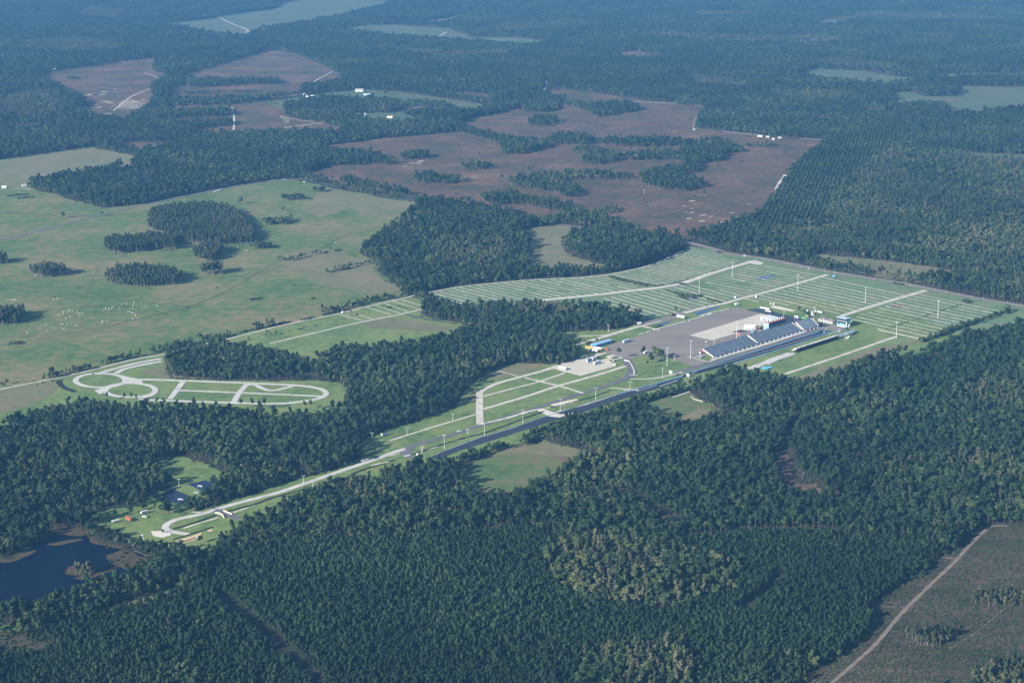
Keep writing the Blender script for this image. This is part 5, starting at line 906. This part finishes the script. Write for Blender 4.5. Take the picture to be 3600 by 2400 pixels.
def car(label, loc, deg, col, group=None, big=1.0, z=ZP):
    t = thing('car', label, 'car', (*loc, z), deg, group); b = MB(); b.prism_y(-.9, .9, [(-2.2,.35),(2.2,.35),(2.25,.8),(1.2,1.0),(-2.1,1.05),(-2.25,.7)]); part('body', b.mesh('body', col), t)
    c = MB(); c.prism_y(-.75, .75, [(-1.6,1.06),(1.0,1.02),(.4,1.5),(-1.2,1.52)]); part('cabin', c.mesh('cabin', 'glass'), t); r = MB(); r.box(-1.15, .38, -.72, .72, 1.53, 1.58); part('roof', r.mesh('roof', col), t); wheels(t, (-1.35, 1.35), .85, .34)
    t.scale = (big,)*3; return t
for lab, k, x, y, dg, col in [('white van-like car stopped on the grey service road','k2',2150,460,25,'white'), ('white car at the roadside left of the junction','k2',165,1070,25,'white'), ('second white car just ahead of the roadside one','k2',222,1048,25,'white'), ('white car in the small grass triangle','h',500,770,40,'white'), ('silver car beside the white one in the grass triangle','h',555,745,40,'silver'),
      ('red car on the highway beyond the tan meadow','a2',1275,1516,-40,'red'), ('dark car on the highway behind the red one','a2',1370,1530,-40,'darkgrey'), ('white car on the highway by the houses','a1',1960,1241,30,'white'), ('white car on the highway where the pasture ends','a1',2097,1257,-30,'white'), ('white car on the wide highway at the camping field corner','b3',430,198,-42,'white'),
      ('silver car parked beside the canopy yard','d5',1260,865,40,'silver'), ('white car beneath the trees by the ponds','d6',1530,448,10,'white'), ('white pickup-like car near the orange-red trailer','d6',820,778,-20,'white'), ('black car on the shoulder near the two white ones','k2',1460-0,1290,10,'black')][:13]:
    car(lab, G(k, x, y), dg, col, None, 1.25)
for i in range(5): p_ = G('k3', 312+i*28, 805-i*6); trailer(['leftmost','second','middle','fourth','last'][i]+' of the five white hay feeders by the highway', p_, 40, 2.2, 'white', h=1.9, name='hay_feeder', cat='hay feeder')
# small white boxes, tanks, portable cabins in rows
def cabin(label, loc, m='white', s=1.0, group=None, name='portable_cabin', cat='cabin'):
    t = thing(name, label, cat, (*loc, ZP), 47, group); b = MB(); b.box(-1.2,1.2,-1.2,1.2,0,2.4); part('body', b.mesh('body', m), t); r = MB(); r.prism_x(-1.3,1.3,[(-1.3,2.41),(1.3,2.41),(0,2.9)]); part('roof', r.mesh('roof', 'white'), t); d = MB(); d.box(-1.3,-1.21,-.45,.45,0,2); part('door', d.mesh('door', 'grey'), t); t.scale = (s,)*3
for i, (x, y) in enumerate([(1108,345),(1180,358),(1222,367),(1265,377),(1308,385)]): cabin(['leftmost','second','third','fourth','last'][i]+' of the five white cabins in a row above the brown roof', G('d4', x, y), s=.8, group='cabins in a row behind the long building')
for i, (x, y) in enumerate([(990,388),(990,445),(1000,492),(830,340)]): cabin(['topmost of three stacked white cabins by the tall lamp','middle one of three white cabins by the tall lamp','lowest of three white cabins by the tall lamp','lone white cabin at the edge of the dark bushes'][i], G('d4', x, y), s=1.0)
for lab, k, x, y in [('white hut on the middle avenue','b3',507,482), ('white hut on the perimeter road','b2',10,590), ('left white tank in the grass north of the asphalt','e',1730,170), ('right white tank in the grass north of the asphalt','e',1898,190), ('larger white tank under the start terrace','d4',2165,1235), ('smaller white tank under the start terrace','d4',2205,1200), ('white hut inside the trees left of the shed','d5',165,490), ('white hut under the tower beside the raised lane','k5',1120,835-95),
      ('white booth at the end of the concrete bridge','k2',1285,950), ('white cabinet by the lane at the meadow corner','d2',1030,725)]: cabin(lab, G(k, x, y), s=1.1 if 'hut' in lab else .9, name='white_hut' if 'hut' in lab else 'white_tank' if 'tank' in lab else 'booth', cat='hut' if 'hut' in lab else 'tank' if 'tank' in lab else 'booth')
# turquoise tubs beside the sand trap
tub = None
for i in range(9):
    x = 555+ (i % 5)*12+rnd.uniform(-2, 2); y = 968+(i//5)*8  # two loose rows
    p_ = G('b3', x, y); lab = 'bright turquoise boat-shaped tub by the trees south of the far stand'
    if tub is None:
        tub = thing('plastic_tub', lab, 'tub', (*p_, ZP), 60, 'turquoise tubs'); b = MB(); b.prism_x(0, 3.4, [(-1,0),(1,0),(1.3,1.0),(-1.3,1.0)]); part('body', b.mesh('body', 'cyan'), tub); r = MB(); r.box(-.1,3.5,-1.4,-1.15,.9,1.15); r.box(-.1,3.5,1.15,1.4,.9,1.15); part('rim', r.mesh('rim', 'paleblue'), tub)
    else: copy_thing(tub, (*p_, ZP), 60+rnd.uniform(-15, 15))
# concrete blocks along the lot edge
blk = None; pth = [G('d2',1375,300), G('d2',1630,226), G('d2',2020,118), G('d2',2352,20), G('d1',250,276), G('d1',650,182)]; pth2 = []
for a, b in zip(pth[:-1], pth[1:]):
    n = int(math.dist(a, b)/3.6); pth2 += [(a[0]+(b[0]-a[0])*i/n, a[1]+(b[1]-a[1])*i/n) for i in range(n)]
for i, p_ in enumerate(pth2):
    if rnd.random() < .12: continue
    if blk is None: blk = thing('concrete_block', 'white concrete block in the row along the lot edge', 'concrete block', (*p_, ZP), 47, 'white blocks along the lot edge'); part('body', MB().prism_x(-.9, .9, [(-.6,0),(.6,0),(.4,1.2),(-.4,1.2)]).mesh('body', 'white'), blk)
    else: copy_thing(blk, (*p_, ZP), 47+rnd.uniform(-6, 6))
# lamp posts
def lamp(label, k, x, y, h, heads, group):
    X, Y = G(k, x, y); t = thing('light_pole', label, 'light pole', (X, Y, .2), rnd.uniform(-20, 20), group); b = MB(); r = .30 if h > 20 else .2; b.tube((0,0,0),(0,0,h), r, r*.6, 8); part('pole', b.mesh('pole', 'white'), t)
    b = MB(); b.box(-.5,.5,-.5,.5,0,.6); part('footing', b.mesh('footing', 'concrete'), t); a = MB(); a.box(-1.7,1.7,-.1,.1,h-.1,h+.1); part('cross_arm', a.mesh('cross_arm', 'silver'), t)
    for i in range(heads): l = MB(); xx = -1.6+3.2*i/max(1, heads-1); l.box(xx-.3,xx+.3,-.4,.25,h+.1,h+.6); part('lamp_head', l.mesh('lamp_head', 'white'), t)
for lab, k, x, y in [('tall white light pole at the near left corner of the lot','d1',107,862), ('tall white light pole behind the gap between two grandstands','d1',740,582), ('tall white light pole on the lawn beside the shade trees','d2',1743,728), ('tall light pole right of the shortest grandstand','d1',1805,385),
      ('tall light pole at the middle avenue near the blue pond','b3',792,430), ('tall light pole in the middle of the camping field','b3',1257,520), ('tall light pole in the right part of the camping field','b3',1757,615), ('tall light pole at the end of the dirt field road','b3',1471,765), ('tall light pole left of the widest avenue','b3',341,341), ('tall light pole beside the shrubby pond','b3',113,450), ('tall light pole at the left foot of the truck-yard bend' if 0 else 'tall light pole between the strip and the junction','k2',1835,795)]:
    lamp(lab, k, x, y, 24.5 if k != 'k2' else 15.5, 4, 'tall light poles')
for lab, k, x, y, h in [('light pole between service road and strip, right of the sand','b2',1753,1183,14.5), ('light pole by the washed-out ditch','b2',1508,1260,14.5), ('light pole right of the pale vertical lane','b2',1251,1345,15), ('light pole just below the pale vertical lane','b2',986,1430,15), ('short light pole on the lawn near the road bend','d2',1680,895,13), ('light pole at the path crossing the ditch','d2',1232,1045,9),
      ('short light pole on the lawn edge by the lot','d2',1846,655,6.5), ('small pole behind the left grandstand','d1',427,745,14), ('small pole behind the white gabled hall','d1',1050,505,14), ('pole by the dark asphalt north of the suites','d1',1392,300,9), ('pole near the far edge of the highway','b3',1046,342,7), ('pole on the far grass verge','b3',867,292,5),
      ('utility pole at the wood edge by the lot road','b2',1840,716,9), ('utility pole near the wood edge trailer','b2',2087,641,9), ('pole beside the access road where it straightens','c1',2092,190,8), ('short pole below the access road','c1',2157,218,6), ('lamp above the left pond','c1',1193,205,9), ('lamp above the right pond','c1',1234,213,8), ('lamp at the edge of the wood shadow','k2',2010,210,7), ('lamp left on the long camping lawn','k2',1063,520,8), ('bare pole beside the bronze trailer','k2',343,605,7),
      ('left pole at the ditch end','k2',1360,890,5), ('right pole at the ditch end','k2',1380,870,6), ('thin pole beyond the upright lane','b2',870,1420,5), ('pole in the brown clearing by the highway','a2',1645,1522,12), ('pole in the middle of the brown clearing','a2',2087,1338,8), ('utility pole before the houses','k3',715,635,14), ('pole at the far stand','k1',2040,860,9)]: lamp(lab, k, x, y, h, 2, 'small light poles')
# signs and scoreboards
def board(label, k, x, y, deg, W_, Hh, z0, m, frame='grey', stripes=None, name='sign_board', cat='sign'):
    X, Y = G(k, x, y); t = thing(name, label, cat, (X, Y, .3), deg); b = MB(); b.box(-W_/2, W_/2, -.25, .25, z0, z0+Hh); part('panel', b.mesh('panel', m), t)
    for s in (-.42, .42): p = MB(); p.box(W_*s-.15, W_*s+.15, -.2, .2, 0, z0); part('post', p.mesh('post', frame), t)
    if stripes: p = MB(); p.box(-W_*.38, W_*.38, -.33, -.26, z0+Hh*.3, z0+Hh*.7); part('lettered_band', p.mesh('lettered_band', stripes), t)
board('white oval-cornered sign board on two posts above the strip', 'd2', 1795, 880, -45, 5.0, 3.6, 4.5, 'white'); board('white finish scoreboard in the middle of the strip', 'h', 145, 1310, -42, 4.4, 3.4, 1.5, 'white', stripes='cream', name='scoreboard', cat='scoreboard')
board('dark framed screen behind the left grandstand', 'd1', 322, 745, -45, 4.5, 4, 10, 'darkgrey', stripes='grey'); board('red sign board behind the gap between grandstands', 'd1', 770, 585, -45, 4.5, 4, 4.5, 'red', stripes='brown'); board('dark blue and white board before the white gabled hall', 'd1', 955, 512, -45, 4.5, 3, 2, 'blue', 'white')
board('white-framed sign above the shortest grandstand', 'd4', 465, 670, -42, 6, 3, 6, 'white', stripes='red'); board('maroon board above the shortest grandstand', 'd4', 800, 610, -42, 5, 3, 5, 'brown', stripes='grey'); board('blue sign at the far avenue end by the highway', 'b3', 1040, 345, -42, 5, 2.2, 1.5, 'blue')
t = canopy('green pointed tent roof behind the shortest grandstand', G('d4', 610, 650), -45, 8, 6, 4.6, 'green')
# the starting line tree and crew stands
t = thing('start_light', 'red and white starting light post between the lanes', 'start light', (*G('k1', 1140, 615), ZP), 47); b = MB(); b.box(-.2,.2,-.2,.2,0,3.6); part('post', b.mesh('post', 'white'), t)
for i in range(4):
    for s in (-1, 1): p = MB(); p.tube((-.25, s*.35, 1.4+i*.5), (.1, s*.35, 1.4+i*.5), .2, n=8); part('lamp', p.mesh('lamp', 'red' if i == 0 else 'yellow' if i < 3 else 'green'), t)
for lab, x, y, L in [('long white barrier at the right of the start apron', 1740, 485, 20), ('white barrier at the back of the burnout box', 1210, 470, 13)]:
    t = thing('start_barrier', lab, 'barrier', (*G('k1', x, y), ZP), 47); 
    for i in range(int(L/3.3)): part('wall_panel', MB().prism_x(i*3.3+.05, i*3.3+3.2, [(-.45,0),(.45,0),(.25,1.1),(-.25,1.1)]).mesh('wall_panel', 'white'), t)
for lab, x, y in [('white cart beside the start barrier', 1785, 555), ('red cart between the white barrier and terrace', 1830, 525)]: car(lab, G('k1', x, y), 20, 'white' if 'white' in lab else 'red')
# small bleachers west of the concrete pad end (scaffold seats below the suites)
for i in range(7):
    p_ = G('e', 1870+i*150-(i > 1)*0, 1385-i*42); cabin(['first','second','third','fourth','fifth','sixth','seventh'][i]+' white table counting from the left behind the middle grandstand', p_, s=.55, name='table', cat='table', group='white tables on the dark asphalt')
# parapets of the bridge by the sand trap
for lab, pts in [('curved cream parapet on the left of the small bridge', [(1790,718),(1850,728),(1895,752),(1915,790)]), ('cream parapet on the right of the small bridge', [(1905,690),(1960,715),(2020,738)])]: strip_wall(lab, [px('d6', *p) for p in pts], 'cream', 1.3, .9, 'parapets of the small bridge')
strip_wall('long dark timber wall above the tan sand trap', PX('d6',(1210,1085),(1500,1000),(1760,912)), 'black', .9, .6, 'timber walls of the sand trap'); strip_wall('dark timber wall below the tan sand trap', PX('d6',(1100,1145),(1350,1115),(1520,1065)), 'darkgrey', .9, .6, 'timber walls of the sand trap')
strip_wall('wavy row of white markers at the meadow edge', PX('b3',(55,1163),(80,1185),(120,1195),(160,1210)), 'cream', .6, .5, None)
# aerators on the ponds: floating crosses
for lab, x, y in [('white floating aerator on the left pond', 1312, 532), ('upper white aerator on the right pond', 1583, 350), ('lower white aerator on the right pond', 1728, 400)]:
    t = thing('pond_aerator', lab, 'aerator', (*G('d6', x, y), .25), rnd.uniform(0, 90), 'aerators on the square ponds'); b = MB(); b.tube((0,0,0),(0,0,1.0), .8, n=10); part('motor', b.mesh('motor', 'white'), t)
    for j in range(4): a = math.radians(45+90*j); p = MB(); p.tube((0,0,.3),(3.3*math.cos(a),3.3*math.sin(a),.3), .4, .32, 8); part('float', p.mesh('float', 'white'), t)
# farm buildings and houses
def house(label, k, x, y, deg, L, D, wall, roof, h=3.0, hr=1.8, name='house', cat='house'):
    if k in ('a1', 'a3', 'P'): L *= .75; D *= .8
    gable(name, label, cat, G(k, x, y), deg, L, D, h, hr, wall, roof, doors=1, windows=2)
for a in [('long white barn at the right end of the farm field','k4',2145,222,-40,46,8,'white','white',3.5,1.2,'barn','barn'), ('white farm shed open to the right beside the green yard','k4',750,325,20,24,12,'white','metalroof',6,1.5,'barn','barn'), ('pale green long shed in the upper farm field','k4',815,105,-10,20,9,'paleblue','metalroof',3,1,'shed','shed'), ('white farmhouse at the left of the farm fields','k4',225,125,-12,24,11,'white','white',3.2,2,'house','house'),
          ('small white annex left of the farmhouse','k4',205,105,30,10,8,'white','white',3,1.6,'house','house'), ('grey many-gabled house at the far edge of the farm field','k4',730,68,-10,24,12,'cream','grey',4,4,'house','house'), ('tan-roofed bungalow among the farm trees','k4',1060,340,-20,15,10,'cream','cream',3,2,'house','house'), ('low white shed left of the farm barn','k4',650,335,-5,12,7,'white','white',2.4,.8,'shed','shed'),
          ('brown-roofed house with yellowish front by the highway','k3',1040,488,-25,15,9,'yellow','roofbrown'), ('white shed in the dark trees above the highway','k3',880,360,-20,9,6,'white','white'), ('white mobile home among the trees','k3',640,305,30,11,4,'white','white',2.6,.6), ('narrow white building seen end-on in the trees','k3',215,480,70,12,5,'white','white'), ('brown-roofed house half hidden left of the end-on one','k3',200,350,-10,16,9,'cream','roofbrown'),
          ('small white shed near the right end of the houses','k3',1350,520,10,5,5,'white','white',2.5,.8), ('low white shed under the power pole','k3',790,430,0,7,4,'white','white',2.3,.6), ('white shed deep in the wood','a1',1008,1150,70,8,6,'white','white'), ('blue-roofed house in the wood','a1',1125,1146,0,10,7,'white','cyan'), ('pale blue-roofed barn near the wood tip','a1',445,1268,10,16,7,'paleblue','cyan',3,1.2), ('smaller pale blue shed beside the pale blue barn','a1',490,1264,10,9,6,'paleblue','paleblue',3,1),
          ('white building at the fork of pale drives','a1',150,1288,20,12,7,'white','grey'), ('white house at the far left edge','P',6,663,0,12,8,'white','white'), ('white cabin in the far left forest','a1',198,268,0,10,6,'white','white'), ('tiny white shed at the forest edge of the left clearing','a1',368,485,0,6,5,'white','white'), ('white far-off building in the upper right forest','a3',890,102,0,22,10,'white','white',4,1.5),
          ('leftmost white trailer home at the far end of the brown clearing','a3',515,945,-20,16,6,'white','white',3,.8), ('second white trailer home in the brown clearing corner','a3',575,950,-20,9,5,'white','white',3,.8), ('third white trailer home in the brown clearing corner','a3',615,965,-20,8,5,'white','white',3,.8), ('rightmost white trailer home in the brown clearing corner','a3',660,957,10,10,5,'white','white',3,.8),
          ('cream hut at the head of the brown clearing road','a3',72,900,0,6,5,'white','white',2.6,.8), ('pale roof in the trees by the upper left pond','d6',60,725,20,10,6,'cream','grey',2.6,1.2)]: house(*a)
# cattle
def cow_mesh(m):
    V = [(-.9,0,1.0),(-.3,0,1.0),(.4,0,1.02),(.85,0,1.1),(1.25,0,1.35),(1.6,0,1.2),(-1.0,0,.8),(-1.1,0,.4),
         (-.85,.28,.55),(-.85,.28,0),(-.85,-.28,.55),(-.85,-.28,0),(.65,.27,.55),(.65,.27,0),(.65,-.27,.55),(.65,-.27,0)]
    E = [(1,0),(1,2),(2,3),(3,4),(4,5),(0,6),(6,7),(0,8),(8,9),(0,10),(10,11),(3,12),(12,13),(3,14),(14,15)]
    me = bpy.data.meshes.new('cow'); me.from_pydata(V, E, []); o = bpy.data.objects.new('cow', me); sc.collection.objects.link(o); md = o.modifiers.new('s', 'SKIN'); sk = me.skin_vertices[0].data
    R_ = [.40,.44,.42,.34,.2,.13,.07,.04,.16,.07,.16,.07,.15,.07,.15,.07]
    for i, r in enumerate(R_): sk[i].radius = (r, r)
    sk[1].use_root = True; md.use_smooth_shade = True
    dg = bpy.context.evaluated_depsgraph_get(); dg.update(); me2 = bpy.data.meshes.new_from_object(o.evaluated_get(dg)); bpy.data.objects.remove(o); me2.name = 'cow'; me2.materials.clear(); me2.materials.append(M[m]); return me2
CW = cow_mesh('cream'); CB = cow_mesh('darkgrey')
COWS = [(370,497),(395,491),(647,512),(660,520),(672,513),(533,537),(478,575),(500,573),(533,577),(537,588),(412,605),(435,585),(438,600),(399,608),(548,597),(560,605),(575,594),(563,592),(455,630),(482,617),(547,615),(728,557),(735,567),(717,573),(750,562),(770,560),(777,547),(745,588),(755,572),(810,570),(820,550),(838,534),(843,532),(871,528),(826,566),(922,519),(918,541),(970,522),(1083,544),(1005,543),(915,562),(938,570),(880,585),(893,583),(905,588),(913,588),(937,587),(918,590),(932,605),(415,662),(428,667),(434,668),(463,668),(371,692),(330,713),(435,703),(448,701),(530,679),(655,674),(705,653),(713,645),(740,649),(190,726),(320,675),(915,632),(1640,137),(1690,160),(1700,161),(240,45),(255,42),(265,38),(178,68),(2312,105)]
for i, (x, y) in enumerate(COWS):
    X, Y = G('b1', x, y); o = link(bpy.data.objects.new('cow', CW)); o.location = (X, Y, .15); o.rotation_euler = (0, 0, rnd.uniform(0, 6.28)); o.scale = (.85,)*3
    lone_ = i >= 65
    tag(o, 'white cow straying at the far edge of the grazing land' if lone_ else 'white cow in the scattered herd left of the pasture centre', 'cow', 'cows near the pasture groves' if lone_ else 'cows of the herd on the pasture')
for i, (x, y) in enumerate([(1525,453),(868,648)]): o = link(bpy.data.objects.new('cow', CB)); o.location = (*G('b1', x, y), .15); o.scale = (1.1,)*3; tag(o, ['dark cow alone right of the white herd','dark cow at the lower edge of the white herd'][i], 'cow')
# white reflectors along the highway and post row
pst = None
for i in range(22):
    x = 560+i*84; y = 214+ (x-560)*.172
    if pst is None: pst = thing('marker_post', 'white marker post on the camping side of the highway', 'marker post', (*G('b3', x, y+14), .25), 0, 'marker posts beside the highway'); part('post', MB().box(-.25,.25,-.25,.25,0,1.3).mesh('post', 'white'), pst)
    elif i % 3 != 1: copy_thing(pst, (*G('b3', x, y+14+rnd.uniform(-2, 3)), .25))
# ------------------------------------------------------------------ air
hm = bpy.data.materials.new('haze'); hm.use_nodes = True; t = hm.node_tree; t.nodes.remove(t.nodes['Principled BSDF']); pv = t.nodes.new('ShaderNodeVolumePrincipled')
pv.inputs['Density'].default_value = HAZE_DENSITY; pv.inputs['Color'].default_value = (*HAZE_COLOR, 1); pv.inputs['Anisotropy'].default_value = .0
t.links.new(pv.outputs[0], t.nodes['Material Output'].inputs['Volume'])
hz = MB().box(-62000, 62000, -62000, 62000, -1.0, H+6)
o = link(bpy.data.objects.new('haze', hz.mesh('haze', hm))); tag(o, 'blue haze lying over the land', None, None, 'stuff')
